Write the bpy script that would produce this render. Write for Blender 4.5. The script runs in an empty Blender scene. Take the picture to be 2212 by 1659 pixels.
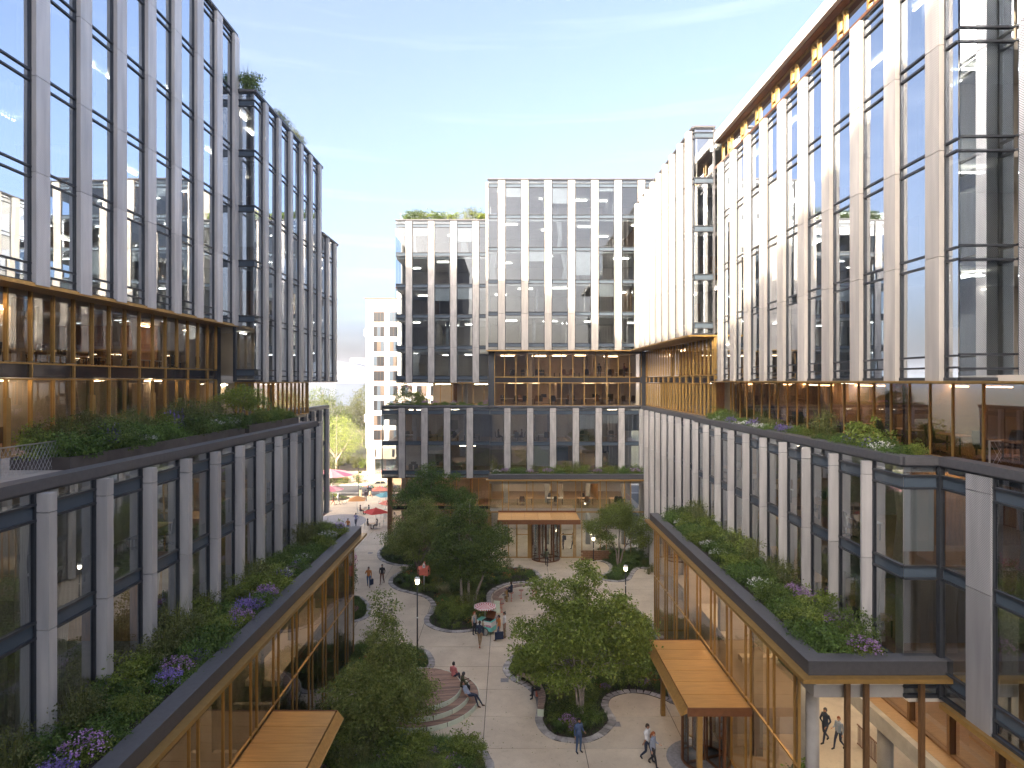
import bpy, bmesh, math, random
import numpy as np
from mathutils import Vector, Matrix, Euler
random.seed(7); rng = np.random.default_rng(7)
R = math.radians
sc = bpy.context.scene
COL = sc.collection

# ------------------------------------------------------------------ camera
F, CX, CY, H = 1365.0, 1098.0, 823.0, 18.75      # focal length, vanishing point (pixels of a 2212-wide picture), eye height
cam_d = bpy.data.cameras.new('camera'); cam = bpy.data.objects.new('camera', cam_d); COL.objects.link(cam)
cam.location = (0, 0, H); cam.rotation_euler = (R(90), 0, 0)
cam_d.sensor_width = 36; cam_d.lens = 36*F/2212
cam_d.shift_x = (1106-CX)/2212; cam_d.shift_y = -(829.5-CY)/2212
cam_d.clip_end = 5000; cam_d.clip_start = 0.1
sc.camera = cam

# ------------------------------------------------------------------ sky, sun, exposure
SUN = Vector((1.0, 1.3, -0.62)).normalized()
elev = math.asin(-SUN.z); azim = math.atan2(-SUN.x, -SUN.y)
w = bpy.data.worlds.new('World'); sc.world = w; w.use_nodes = True
nt = w.node_tree; nt.nodes.clear()
wo = nt.nodes.new('ShaderNodeOutputWorld'); bg = nt.nodes.new('ShaderNodeBackground')
sky = nt.nodes.new('ShaderNodeTexSky'); sky.sky_type = 'NISHITA'; sky.sun_disc = False
sky.sun_elevation = elev; sky.sun_rotation = azim
sky.air_density = .55; sky.dust_density = 7.0; sky.ozone_density = 1.0
bg.inputs['Strength'].default_value = 0.15
# faint high cirrus streaks and contrails, part of the sky in every direction
geo = nt.nodes.new('ShaderNodeTexCoord'); mp = nt.nodes.new('ShaderNodeMapping')
mp.inputs['Rotation'].default_value = (0, R(4), R(35)); mp.inputs['Scale'].default_value = (1.2, 5, 26)
nz = nt.nodes.new('ShaderNodeTexNoise'); nz.inputs['Scale'].default_value = 1.6; nz.inputs['Detail'].default_value = 5
rp = nt.nodes.new('ShaderNodeValToRGB'); rp.color_ramp.elements[0].position = .55; rp.color_ramp.elements[1].position = .8
rp.color_ramp.elements[1].color = (.07, .07, .07, 1)
mx = nt.nodes.new('ShaderNodeMix'); mx.data_type = 'RGBA'
mx.inputs['B'].default_value = (4.2, 4.3, 4.5, 1)
L_ = nt.links.new
L_(geo.outputs['Generated'], mp.inputs['Vector']); L_(mp.outputs['Vector'], nz.inputs['Vector'])
L_(nz.outputs['Fac'], rp.inputs['Fac']); L_(rp.outputs['Color'], mx.inputs['Factor'])
hsv = nt.nodes.new('ShaderNodeHueSaturation'); hsv.inputs['Saturation'].default_value = .92; hsv.inputs['Hue'].default_value = .500; hsv.inputs['Value'].default_value = .88
L_(sky.outputs['Color'], hsv.inputs['Color']); L_(hsv.outputs['Color'], mx.inputs['A']); L_(mx.outputs['Result'], bg.inputs['Color']); L_(bg.outputs[0], wo.inputs[0])
sd = bpy.data.lights.new('sun', 'SUN'); so = bpy.data.objects.new('sun', sd); COL.objects.link(so)
sd.energy = 2.2; sd.angle = R(0.6); sd.color = (1, .83, .60)
so.rotation_euler = SUN.to_track_quat('-Z', 'Y').to_euler(); so.location = (-60, -80, 90)
sc.view_settings.view_transform = 'Standard'; sc.view_settings.look = 'None'
sc.view_settings.exposure = 2.5; sc.view_settings.gamma = 1
sc.cycles.use_denoising = True
try: sc.cycles.denoiser = 'OPENIMAGEDENOISE'
except Exception: pass
sc.cycles.max_bounces = 8; sc.cycles.transparent_max_bounces = 24; sc.cycles.diffuse_bounces = 3; sc.cycles.glossy_bounces = 3
sc.cycles.sample_clamp_indirect = 6; sc.cycles.caustics_reflective = False; sc.cycles.caustics_refractive = False

# ------------------------------------------------------------------ materials
MATS = {}
def mat_new(n):
    m = bpy.data.materials.new(n); m.use_nodes = True; MATS[n] = m
    return m, m.node_tree, m.node_tree.nodes['Principled BSDF']
def rough_noise(t, b, col, var, scale, rough=None, bump=0, stretch=None, detail=5, coord='Position'):
    g = t.nodes.new('ShaderNodeNewGeometry'); nx = t.nodes.new('ShaderNodeTexNoise')
    nx.inputs['Scale'].default_value = scale; nx.inputs['Detail'].default_value = detail
    src = g.outputs['Position']
    if stretch:
        mpn = t.nodes.new('ShaderNodeMapping'); mpn.inputs['Scale'].default_value = stretch
        t.links.new(src, mpn.inputs['Vector']); src = mpn.outputs['Vector']
    t.links.new(src, nx.inputs['Vector'])
    r = t.nodes.new('ShaderNodeValToRGB')
    r.color_ramp.elements[0].position = .3; r.color_ramp.elements[1].position = .72
    r.color_ramp.elements[0].color = (*[max(0, c*(1-var)) for c in col], 1)
    r.color_ramp.elements[1].color = (*[min(1, c*(1+var)) for c in col], 1)
    t.links.new(nx.outputs['Fac'], r.inputs['Fac']); t.links.new(r.outputs['Color'], b.inputs['Base Color'])
    if bump:
        bp = t.nodes.new('ShaderNodeBump'); bp.inputs['Strength'].default_value = bump; bp.inputs['Distance'].default_value = .02
        t.links.new(nx.outputs['Fac'], bp.inputs['Height']); t.links.new(bp.outputs['Normal'], b.inputs['Normal'])
    return nx, r
def pm(n, col, rough=.6, metal=0, var=.12, scale=2, bump=0, stretch=None, spec=.5):
    m, t, b = mat_new(n)
    b.inputs['Roughness'].default_value = rough; b.inputs['Metallic'].default_value = metal
    b.inputs['Specular IOR Level'].default_value = spec
    b.inputs['Base Color'].default_value = (*col, 1)
    if var: rough_noise(t, b, col, var, scale, bump=bump, stretch=stretch)
    return m
def em(n, col, s):
    m, t, b = mat_new(n); b.inputs['Base Color'].default_value = (*col, 1)
    b.inputs['Emission Color'].default_value = (*col, 1); b.inputs['Emission Strength'].default_value = s
    return m
def glass(n, tint, base, k, rough=0.0):
    m = bpy.data.materials.new(n); m.use_nodes = True; MATS[n] = m; t = m.node_tree; t.nodes.clear()
    o = t.nodes.new('ShaderNodeOutputMaterial'); mix = t.nodes.new('ShaderNodeMixShader')
    tr = t.nodes.new('ShaderNodeBsdfTransparent'); tr.inputs[0].default_value = (*tint, 1)
    gl = t.nodes.new('ShaderNodeBsdfGlossy'); gl.inputs['Roughness'].default_value = rough; gl.inputs['Color'].default_value = (.80, .86, .93, 1)
    fr = t.nodes.new('ShaderNodeFresnel'); fr.inputs['IOR'].default_value = 1.55
    ma = t.nodes.new('ShaderNodeMath'); ma.operation = 'MULTIPLY_ADD'; ma.inputs[1].default_value = k; ma.inputs[2].default_value = base; ma.use_clamp = True
    # very slight waviness of the float glass
    g = t.nodes.new('ShaderNodeNewGeometry'); nx = t.nodes.new('ShaderNodeTexNoise'); nx.inputs['Scale'].default_value = .55; nx.inputs['Detail'].default_value = 1
    bp = t.nodes.new('ShaderNodeBump'); bp.inputs['Strength'].default_value = .02; bp.inputs['Distance'].default_value = .05
    l = t.links.new
    l(g.outputs['Position'], nx.inputs['Vector']); l(nx.outputs['Fac'], bp.inputs['Height']); l(bp.outputs['Normal'], gl.inputs['Normal'])
    l(fr.outputs[0], ma.inputs[0]); l(ma.outputs[0], mix.inputs[0]); l(tr.outputs[0], mix.inputs[1]); l(gl.outputs[0], mix.inputs[2]); l(mix.outputs[0], o.inputs[0])
    return m
glass('glass_upper', (.60, .70, .78), .60, .8)
glass('glass_front', (.62, .70, .76), .06, 1.0)
glass('glass_bronze_front', (.74, .63, .52), .04, .9)
glass('glass_lower', (.70, .76, .80), .30, 1.0)
glass('glass_bronze', (.78, .66, .54), .13, 1.0)
glass('glass_clear', (.86, .88, .87), .04, .9)
glass('glass_rail', (.80, .90, .90), .05, .9)
m, t, b = mat_new('spandrel_glass'); b.inputs['Base Color'].default_value = (.075, .10, .13, 1); b.inputs['Roughness'].default_value = .22; b.inputs['Specular IOR Level'].default_value = .3
m, t, b = mat_new('spandrel_bronze'); b.inputs['Base Color'].default_value = (.035, .03, .03, 1); b.inputs['Roughness'].default_value = .06; b.inputs['Specular IOR Level'].default_value = .8

def perforated(n, col, dark, scale, metal=.25, rough=.42):
    m, t, b = mat_new(n); b.inputs['Metallic'].default_value = metal; b.inputs['Roughness'].default_value = rough
    g = t.nodes.new('ShaderNodeNewGeometry'); mpn = t.nodes.new('ShaderNodeMapping'); mpn.inputs['Rotation'].default_value = (R(30), R(20), R(45))
    wv = t.nodes.new('ShaderNodeTexWave'); wv.inputs['Scale'].default_value = scale; wv.inputs['Distortion'].default_value = 1.2; wv.inputs['Detail'].default_value = 2
    wv.inputs['Detail Scale'].default_value = .6
    nz = t.nodes.new('ShaderNodeTexNoise'); nz.inputs['Scale'].default_value = .9; nz.inputs['Detail'].default_value = 6
    mp2 = t.nodes.new('ShaderNodeMapping'); mp2.inputs['Scale'].default_value = (3, 3, .35)
    r = t.nodes.new('ShaderNodeValToRGB'); r.color_ramp.elements[0].color = (*[c*dark for c in col], 1); r.color_ramp.elements[1].color = (*col, 1)
    r2 = t.nodes.new('ShaderNodeValToRGB'); r2.color_ramp.elements[0].position = .3; r2.color_ramp.elements[1].position = .7
    r2.color_ramp.elements[0].color = (.72, .72, .73, 1); r2.color_ramp.elements[1].color = (1, 1, 1, 1)
    mm = t.nodes.new('ShaderNodeMix'); mm.data_type = 'RGBA'; mm.blend_type = 'MULTIPLY'; mm.inputs['Factor'].default_value = 1
    bp = t.nodes.new('ShaderNodeBump'); bp.inputs['Strength'].default_value = .25; bp.inputs['Distance'].default_value = .01
    l = t.links.new
    l(g.outputs['Position'], mpn.inputs['Vector']); l(mpn.outputs['Vector'], wv.inputs['Vector']); l(wv.outputs['Fac'], r.inputs['Fac'])
    l(g.outputs['Position'], mp2.inputs['Vector']); l(mp2.outputs['Vector'], nz.inputs['Vector']); l(nz.outputs['Fac'], r2.inputs['Fac'])
    oi = t.nodes.new('ShaderNodeObjectInfo'); mr = t.nodes.new('ShaderNodeMapRange'); mr.inputs['To Min'].default_value = .88; mr.inputs['To Max'].default_value = 1.08; hs = t.nodes.new('ShaderNodeHueSaturation')
    l(oi.outputs['Random'], mr.inputs['Value']); l(mr.outputs['Result'], hs.inputs['Value'])
    l(r.outputs['Color'], mm.inputs['A']); l(r2.outputs['Color'], mm.inputs['B']); l(mm.outputs['Result'], hs.inputs['Color']); l(hs.outputs['Color'], b.inputs['Base Color'])
    l(wv.outputs['Fac'], bp.inputs['Height']); l(bp.outputs['Normal'], b.inputs['Normal'])
perforated('perforated_metal', (.86, .815, .775), .80, 9, metal=0)
perforated('fin_metal', (.58, .565, .55), .92, 14, metal=.05)
perforated('pier_pale', (.50, .465, .42), .95, 6, metal=0, rough=.6)
perforated('perforated_sunlit', (.62, .575, .52), .80, 9, metal=0, rough=.5)  # perforated panels of the sunlit building: cream sunlit tone put into the colour
perforated('mesh_panel', (.66, .66, .68), .35, 7)
pm('pier_concrete', (.40, .385, .37), .7, 0, .22, 1.6, .15, (2, 2, .5))
pm('frame_dark', (.045, .05, .06), .38, .3, .15, 3)
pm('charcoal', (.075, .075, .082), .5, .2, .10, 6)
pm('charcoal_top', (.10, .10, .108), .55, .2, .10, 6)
pm('gold', (.44, .27, .085), .38, .6, .08, 5)
pm('gold_panel', (.50, .28, .085), .45, .45, .13, 1.4, stretch=(.6, 6, 6))
pm('copper_dark', (.20, .085, .035), .45, .4, .15, 4)
pm('bronze_post', (.16, .085, .035), .5, .3, .25, 6, stretch=(6, 6, .5))
pm('wood_brown', (.20, .10, .045), .55, 0, .35, 5, .1, (6, 6, .4))
pm('wood_deck', (.27, .17, .12), .65, 0, .38, 3, .2, (1.0, 16, 6))
pm('wood_slat', (.25, .17, .13), .65, 0, .25, 8)
pm('wood_light', (.45, .29, .16), .5, 0, .2, 6)
pm('wood_floor', (.30, .19, .10), .45, 0, .2, 3, stretch=(1, 8, 1))
pm('slab_white', (.62, .58, .52), .8, 0, .06, 1)
pm('wall_cream', (.56, .50, .43), .85, 0, .10, .7)
pm('wall_taupe', (.38, .31, .24), .85, 0, .2, .7)
pm('wall_grey', (.38, .37, .36), .85, 0, .10, .7)
pm('wall_dark', (.12, .09, .07), .8, 0, .2, .8)
pm('wall_wood', (.42, .22, .085), .6, 0, .3, 3, stretch=(5, 5, .5))
pm('blind', (.78, .75, .70), .9, 0, .04, 2)
pm('carpet', (.17, .16, .155), .95, 0, .2, 4)
pm('concrete', (.33, .32, .305), .75, 0, .18, 1.3, .12)
pm('white_wall', (.80, .785, .75), .8, 0, .04, .5)
pm('stone_tan', (.42, .335, .26), .8, 0, .12, 1.5, .1)
pm('soil', (.035, .025, .018), .95, 0, .4, 8, .4)
pm('asphalt', (.10, .095, .092), .9, 0, .15, 5, .1)
pm('kerb_stone', (.36, .345, .33), .8, 0, .15, 4, .1)
pm('edging_stone', (.34, .32, .305), .85, 0, .3, 3.5, .25)
pm('pale_green', (.60, .66, .53), .5, 0, .05, 3)
pm('coral', (.62, .165, .11), .5, 0, .05, 3)
pm('pole_black', (.02, .02, .022), .4, .4, .1, 4)
pm('pole_white', (.62, .62, .60), .4, .2, .05, 4)
pm('steel', (.42, .42, .42), .35, .8, .1, 4)
pm('bark', (.20, .165, .135), .9, 0, .35, 6, .5, (5, 5, .8))
pm('bark_pale', (.33, .285, .24), .85, 0, .35, 6, .4, (5, 5, .8))
pm('planter_metal', (.085, .075, .07), .5, .35, .25, 1.6)
pm('roof_grey', (.30, .295, .28), .85, 0, .1, 1)
pm('terrace_paver', (.40, .37, .33), .85, 0, .12, 3, .1)
pm('navy', (.012, .022, .055), .8, 0, .12, 9)
pm('plaza_gap', (.055, .05, .045), .9, 0, .1, 3)
pm('grey_paver', (.25, .24, .24), .85, 0, .22, 7, .2)
pm('teal_paint', (.16, .58, .52), .45, 0, .05, 3)
pm('white_paint', (.74, .73, .71), .45, 0, .04, 3)
pm('magenta', (.42, .04, .20), .5, 0, 0)
pm('cone_orange', (.62, .33, .08), .6, 0, .1, 30)
pm('cream_ice', (.78, .74, .64), .6, 0, .04, 4)
pm('red_fabric', (.50, .045, .03), .8, 0, .08, 3)
pm('coral_fabric', (.60, .19, .13), .8, 0, .08, 3)
pm('orange_fabric', (.52, .24, .08), .8, 0, .08, 3)
pm('teal_fabric', (.11, .28, .31), .8, 0, .08, 3)
pm('pink_fabric', (.60, .22, .25), .8, 0, .06, 2)
pm('rose_fabric', (.50, .10, .17), .8, 0, .06, 2)
pm('pale_pink', (.68, .40, .38), .8, 0, .06, 2)
pm('stripe_red', (.50, .03, .035), .8, 0, .04, 3)
pm('blue_flag', (.03, .11, .42), .8, 0, 0); pm('yellow_flag', (.65, .45, .05), .8, 0, 0); pm('green_flag', (.03, .30, .09), .8, 0, 0)
pm('car_cream', (.62, .55, .42), .25, .1, .03, 2, spec=.8)
pm('tyre', (.015, .015, .015), .8, 0, 0)
pm('black_plastic', (.018, .018, .02), .5, 0, .1, 6)
pm('grey_fabric', (.22, .225, .235), .9, 0, .12, 6)
pm('screen_dark', (.02, .022, .026), .25, 0, 0)
pm('haze_blue', (.13, .155, .21), .9, 0, .06, .02); pm('haze_pale', (.24, .255, .30), .9, 0, .04, .02); pm('haze_dark', (.085, .11, .16), .9, 0, .08, .03)  # distance haze put into these blue-grey colours
em('light_white', (1, .93, .82), 4); em('light_warm', (1, .78, .52), 7.5); em('lantern_glow', (1, .80, .50), 5)

# plaza concrete: broad stains and trowel clouds
m, t, b = mat_new('plaza_concrete'); b.inputs['Roughness'].default_value = .72
g = t.nodes.new('ShaderNodeNewGeometry'); oi = t.nodes.new('ShaderNodeObjectInfo')
n1 = t.nodes.new('ShaderNodeTexNoise'); n1.inputs['Scale'].default_value = .35; n1.inputs['Detail'].default_value = 8; n1.inputs['Roughness'].default_value = .62
n2 = t.nodes.new('ShaderNodeTexNoise'); n2.inputs['Scale'].default_value = 9; n2.inputs['Detail'].default_value = 6
n3 = t.nodes.new('ShaderNodeTexNoise'); n3.inputs['Scale'].default_value = 3.2; n3.inputs['Detail'].default_value = 9; n3.inputs['Roughness'].default_value = .7
r1 = t.nodes.new('ShaderNodeValToRGB'); r1.color_ramp.elements[0].position = .32; r1.color_ramp.elements[1].position = .7
r1.color_ramp.elements[0].color = (.49, .41, .305, 1); r1.color_ramp.elements[1].color = (.68, .59, .455, 1)
r3 = t.nodes.new('ShaderNodeValToRGB'); r3.color_ramp.elements[0].position = .30; r3.color_ramp.elements[1].position = .46
r3.color_ramp.elements[0].color = (.72, .70, .68, 1); r3.color_ramp.elements[1].color = (1, 1, 1, 1)
mo = t.nodes.new('ShaderNodeMix'); mo.data_type = 'RGBA'; mo.blend_type = 'MULTIPLY'; mo.inputs['Factor'].default_value = .55
mo2 = t.nodes.new('ShaderNodeMix'); mo2.data_type = 'RGBA'; mo2.blend_type = 'MULTIPLY'; mo2.inputs['Factor'].default_value = 1
rr = t.nodes.new('ShaderNodeValToRGB'); rr.color_ramp.elements[0].color = (.93, .93, .93, 1); rr.color_ramp.elements[1].color = (1.0, .99, .97, 1)
bp = t.nodes.new('ShaderNodeBump'); bp.inputs['Strength'].default_value = .12; bp.inputs['Distance'].default_value = .01
for nn in (n1, n2, n3): t.links.new(g.outputs['Position'], nn.inputs['Vector'])
t.links.new(n1.outputs['Fac'], r1.inputs['Fac']); t.links.new(n3.outputs['Fac'], r3.inputs['Fac'])
t.links.new(r1.outputs['Color'], mo.inputs['A']); t.links.new(r3.outputs['Color'], mo.inputs['B'])
t.links.new(oi.outputs['Random'], rr.inputs['Fac']); t.links.new(mo.outputs['Result'], mo2.inputs['A']); t.links.new(rr.outputs['Color'], mo2.inputs['B'])
t.links.new(mo2.outputs['Result'], b.inputs['Base Color']); t.links.new(n2.outputs['Fac'], bp.inputs['Height']); t.links.new(bp.outputs['Normal'], b.inputs['Normal'])

for nm_ in ('wood_deck', 'wood_slat', 'gold_panel', 'edging_stone'):
    t = MATS[nm_].node_tree; b = t.nodes['Principled BSDF']; lk = b.inputs['Base Color'].links[0]; src = lk.from_socket
    oi = t.nodes.new('ShaderNodeObjectInfo'); rr = t.nodes.new('ShaderNodeMapRange'); hs = t.nodes.new('ShaderNodeHueSaturation')
    rr.inputs['To Min'].default_value = .93 if nm_ == 'gold_panel' else .62; rr.inputs['To Max'].default_value = 1.07 if nm_ == 'gold_panel' else 1.38
    t.links.new(oi.outputs['Random'], rr.inputs['Value']); t.links.new(rr.outputs['Result'], hs.inputs['Value']); t.links.new(src, hs.inputs['Color']); t.links.new(hs.outputs['Color'], b.inputs['Base Color'])
# curtain: translucent white
m = bpy.data.materials.new('curtain'); m.use_nodes = True; MATS['curtain'] = m; t = m.node_tree; t.nodes.clear()
o_ = t.nodes.new('ShaderNodeOutputMaterial'); d_ = t.nodes.new('ShaderNodeBsdfDiffuse'); d_.inputs[0].default_value = (.78, .76, .72, 1)
tl = t.nodes.new('ShaderNodeBsdfTranslucent'); tl.inputs[0].default_value = (.7, .68, .64, 1); tp = t.nodes.new('ShaderNodeBsdfTransparent')
m1 = t.nodes.new('ShaderNodeMixShader'); m2 = t.nodes.new('ShaderNodeMixShader'); m1.inputs[0].default_value = .35; m2.inputs[0].default_value = .22
t.links.new(d_.outputs[0], m1.inputs[1]); t.links.new(tl.outputs[0], m1.inputs[2]); t.links.new(m1.outputs[0], m2.inputs[1]); t.links.new(tp.outputs[0], m2.inputs[2]); t.links.new(m2.outputs[0], o_.inputs[0])

# leaves: each leaf takes its own green
def leafmat(n, cols, trans=.3, rough=.5):
    m = bpy.data.materials.new(n); m.use_nodes = True; MATS[n] = m; t = m.node_tree; t.nodes.clear()
    o = t.nodes.new('ShaderNodeOutputMaterial'); p = t.nodes.new('ShaderNodeBsdfPrincipled'); tl = t.nodes.new('ShaderNodeBsdfTranslucent')
    mx = t.nodes.new('ShaderNodeMixShader'); mx.inputs[0].default_value = trans
    g = t.nodes.new('ShaderNodeNewGeometry'); r = t.nodes.new('ShaderNodeValToRGB'); oi = t.nodes.new('ShaderNodeObjectInfo')
    hs = t.nodes.new('ShaderNodeHueSaturation'); mr = t.nodes.new('ShaderNodeMapRange'); mr.inputs['To Min'].default_value = .75; mr.inputs['To Max'].default_value = 1.25
    el = r.color_ramp.elements
    while len(el) < len(cols): el.new(.5)
    for i, c in enumerate(cols): el[i].position = i/max(1, len(cols)-1); el[i].color = (*c, 1)
    p.inputs['Roughness'].default_value = rough; p.inputs['Specular IOR Level'].default_value = .35
    l = t.links.new
    l(g.outputs['Random Per Island'], r.inputs['Fac']); l(r.outputs['Color'], hs.inputs['Color']); l(oi.outputs['Random'], mr.inputs['Value']); l(mr.outputs['Result'], hs.inputs['Value'])
    l(hs.outputs['Color'], p.inputs['Base Color']); l(hs.outputs['Color'], tl.inputs['Color'])
    l(p.outputs[0], mx.inputs[1]); l(tl.outputs[0], mx.inputs[2]); l(mx.outputs[0], o.inputs[0])
leafmat('leaf_dark', [(.056, .094, .020), (.098, .150, .030), (.163, .219, .045)])
leafmat('leaf_mid', [(.094, .138, .022), (.163, .219, .037), (.263, .312, .062)])
leafmat('leaf_light', [(.144, .204, .042), (.252, .318, .072), (.384, .420, .120)])
leafmat('leaf_olive', [(.078, .102, .031), (.144, .168, .050), (.216, .228, .072)])
leafmat('leaf_rich', [(.058, .111, .022), (.098, .169, .034), (.156, .240, .047)])
leafmat('leaf_sunny', [(.07, .09, .02), (.13, .14, .035), (.20, .19, .06)])
leafmat('grass_blade', [(.04, .08, .018), (.08, .13, .03), (.13, .16, .05)])
leafmat('grass_pale', [(.22, .24, .09), (.34, .33, .15), (.45, .42, .22)])
leafmat('petal_violet', [(.12, .08, .30), (.19, .14, .40), (.30, .22, .50)], .2)
leafmat('petal_lilac', [(.28, .13, .36), (.38, .22, .44), (.50, .34, .52)], .2)
leafmat('petal_white', [(.62, .62, .60), (.75, .75, .72)], .2)
leafmat('petal_red', [(.42, .05, .04), (.60, .13, .05), (.65, .30, .05)], .2)
leafmat('petal_pink', [(.50, .12, .25), (.62, .22, .33)], .2)
leafmat('petal_yellow', [(.62, .42, .05), (.70, .55, .12)], .2)

# ------------------------------------------------------------------ helpers
def X_at(px, Y): return (px-CX)*Y/F
def Z_at(py, Y): return H-(py-CY)*Y/F
def G(px, py, z=0.0):
    Y = F*(H-z)/(py-CY); return Vector(((px-CX)*Y/F, Y, z))

def mesh_np(name, v, f, mats, idx=None, smooth=False):
    me = bpy.data.meshes.new(name); v = np.asarray(v, np.float32); f = np.asarray(f, np.int32); k = f.shape[1]
    me.vertices.add(len(v)); me.vertices.foreach_set('co', v.ravel())
    me.loops.add(f.size); me.loops.foreach_set('vertex_index', f.ravel())
    me.polygons.add(len(f)); me.polygons.foreach_set('loop_start', np.arange(0, f.size, k, dtype=np.int32))
    for mm in mats: me.materials.append(MATS[mm])
    if idx is not None: me.polygons.foreach_set('material_index', np.asarray(idx, np.int32))
    if smooth: me.polygons.foreach_set('use_smooth', np.ones(len(f), bool))
    me.update(calc_edges=True); return me

class MB:
    def __init__(s): s.v = []; s.f = []; s.mi = []; s.m = []
    def _m(s, mat):
        if mat not in s.m: s.m.append(mat)
        return s.m.index(mat)
    def add(s, vs, fs, mat='concrete'):
        o = len(s.v); s.v += [tuple(p) for p in vs]; i = s._m(mat)
        for f in fs: s.f.append(tuple(a+o for a in f)); s.mi.append(i)
    def box(s, x0, x1, y0, y1, z0, z1, mat='concrete', M=None):
        vs = [Vector((x, y, z)) for z in (z0, z1) for y in (y0, y1) for x in (x0, x1)]
        if M is not None: vs = [M @ p for p in vs]
        s.add(vs, [(0, 2, 3, 1), (4, 5, 7, 6), (0, 1, 5, 4), (2, 6, 7, 3), (0, 4, 6, 2), (1, 3, 7, 5)], mat)
    def tube(s, pts, rad, mat='concrete', n=8, cap=True, ell=None):
        pts = [Vector(p) for p in pts]; N = len(pts); vs = []
        rad = rad if isinstance(rad, (list, tuple)) else [rad]*N
        up = Vector((0, 0, 1)); a = None
        for i, p in enumerate(pts):
            d = (pts[min(i+1, N-1)]-pts[max(i-1, 0)])
            d = d.normalized() if d.length > 1e-9 else Vector((0, 0, 1))
            if a is None: a = (Vector((1, 0, 0)) if abs(d.x) < .8 else Vector((0, 1, 0)))
            a = (a-d*a.dot(d)); a.normalize(); bb = d.cross(a)
            r = rad[i]; rx, ry = r if isinstance(r, (list, tuple)) else (r, r)
            for k in range(n):
                th = 2*math.pi*k/n; vs.append(p+a*(rx*math.cos(th))+bb*(ry*math.sin(th)))
        fs = []
        for i in range(N-1):
            for k in range(n):
                k2 = (k+1) % n; fs.append((i*n+k, i*n+k2, (i+1)*n+k2, (i+1)*n+k))
        if cap: fs.append(tuple(range(n-1, -1, -1))); fs.append(tuple((N-1)*n+k for k in range(n)))
        s.add(vs, fs, mat)
    def lathe(s, prof, mat='concrete', n=16, M=None, cap=True):
        vs = []
        for r, z in prof:
            for k in range(n):
                th = 2*math.pi*k/n; p = Vector((r*math.cos(th), r*math.sin(th), z)); vs.append(M @ p if M is not None else p)
        fs = []
        for i in range(len(prof)-1):
            for k in range(n):
                k2 = (k+1) % n; fs.append((i*n+k, i*n+k2, (i+1)*n+k2, (i+1)*n+k))
        if cap: fs.append(tuple(range(n-1, -1, -1))); fs.append(tuple((len(prof)-1)*n+k for k in range(n)))
        s.add(vs, fs, mat)
    def prism(s, poly, z0, z1, mat='concrete', M=None, sides=True):
        n = len(poly); vs = [Vector((x, y, z0)) for x, y in poly]+[Vector((x, y, z1)) for x, y in poly]
        if M is not None: vs = [M @ p for p in vs]
        fs = [tuple(range(n-1, -1, -1)), tuple(n+k for k in range(n))]
        if sides: fs += [(k, (k+1) % n, n+(k+1) % n, n+k) for k in range(n)]
        s.add(vs, fs, mat)
    def mesh(s, name, smooth=False):
        me = bpy.data.meshes.new(name); me.from_pydata(s.v, [], s.f)
        for q in s.m: me.materials.append(MATS[q])
        me.polygons.foreach_set('material_index', s.mi)
        if smooth: me.polygons.foreach_set('use_smooth', [True]*len(s.f))
        me.update(); return me
    def build(s, name, parent=None, smooth=False, loc=None):
        return link(name, s.mesh(name, smooth), parent, loc)

def link(name, data, parent=None, loc=None):
    o = bpy.data.objects.new(name, data); COL.objects.link(o)
    if parent is not None: o.parent = parent
    if loc is not None: o.location = loc
    return o
def tag(o, label=None, cat=None, group=None, kind=None):
    if label: o['label'] = label
    if cat: o['category'] = cat
    if group: o['group'] = group
    if kind: o['kind'] = kind
    return o
def thing(name, label, cat, loc=(0, 0, 0), rz=0, group=None):
    o = bpy.data.objects.new(name, None); COL.objects.link(o); o.empty_display_size = .2
    o.location = loc; o.rotation_euler = (0, 0, rz); return tag(o, label, cat, group)
def copy_tree(o, parent=None):
    c = o.copy(); COL.objects.link(c)
    if parent is not None: c.parent = parent
    for ch in o.children: copy_tree(ch, c)
    return c
_used = set()
def dup(root, loc, rz=0, label=None, group=None, scale=1):
    """first call moves the prototype itself, later calls copy it with its parts"""
    r = root if root.name not in _used else copy_tree(root)
    _used.add(root.name)
    r.location = loc; r.rotation_euler = (0, 0, rz); r.scale = (scale,)*3 if not isinstance(scale, tuple) else scale
    if label: r['label'] = label
    if group: r['group'] = group
    return r
_cube = {}
def bx(name, parent, mat, x0, x1, y0, y1, z0, z1):
    """one axis-aligned box in world coordinates; alike boxes share one mesh"""
    if mat not in _cube:
        b_ = MB(); b_.box(-.5, .5, -.5, .5, -.5, .5, mat); _cube[mat] = b_.mesh('box_'+mat)
    o = link(name, _cube[mat], parent); L = parent.location if parent else Vector((0, 0, 0))
    o.location = ((x0+x1)/2-L.x, (y0+y1)/2-L.y, (z0+z1)/2-L.z); o.scale = (abs(x1-x0), abs(y1-y0), abs(z1-z0))
    return o
_quad = {}
def pane(name, parent, mat, fr, s0, s1, d, z0, z1, jit=.0016):
    if mat not in _quad:
        b_ = MB(); b_.add([(-.5, 0, -.5), (.5, 0, -.5), (.5, 0, .5), (-.5, 0, .5)], [(0, 1, 2, 3)], mat); _quad[mat] = b_.mesh('sheet_'+mat)
    o = link(name, _quad[mat], parent); L = parent.location; s = (s0+s1)/2
    ox, oy, ux, uy, nx, ny = fr
    o.location = (ox+ux*s+nx*d-L.x, oy+uy*s+ny*d-L.y, (z0+z1)/2-L.z); o.scale = (abs(s1-s0), 1, abs(z1-z0))
    o.rotation_euler = (random.gauss(0, jit), 0, math.atan2(nx, -ny)+random.gauss(0, jit)); return o
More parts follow.
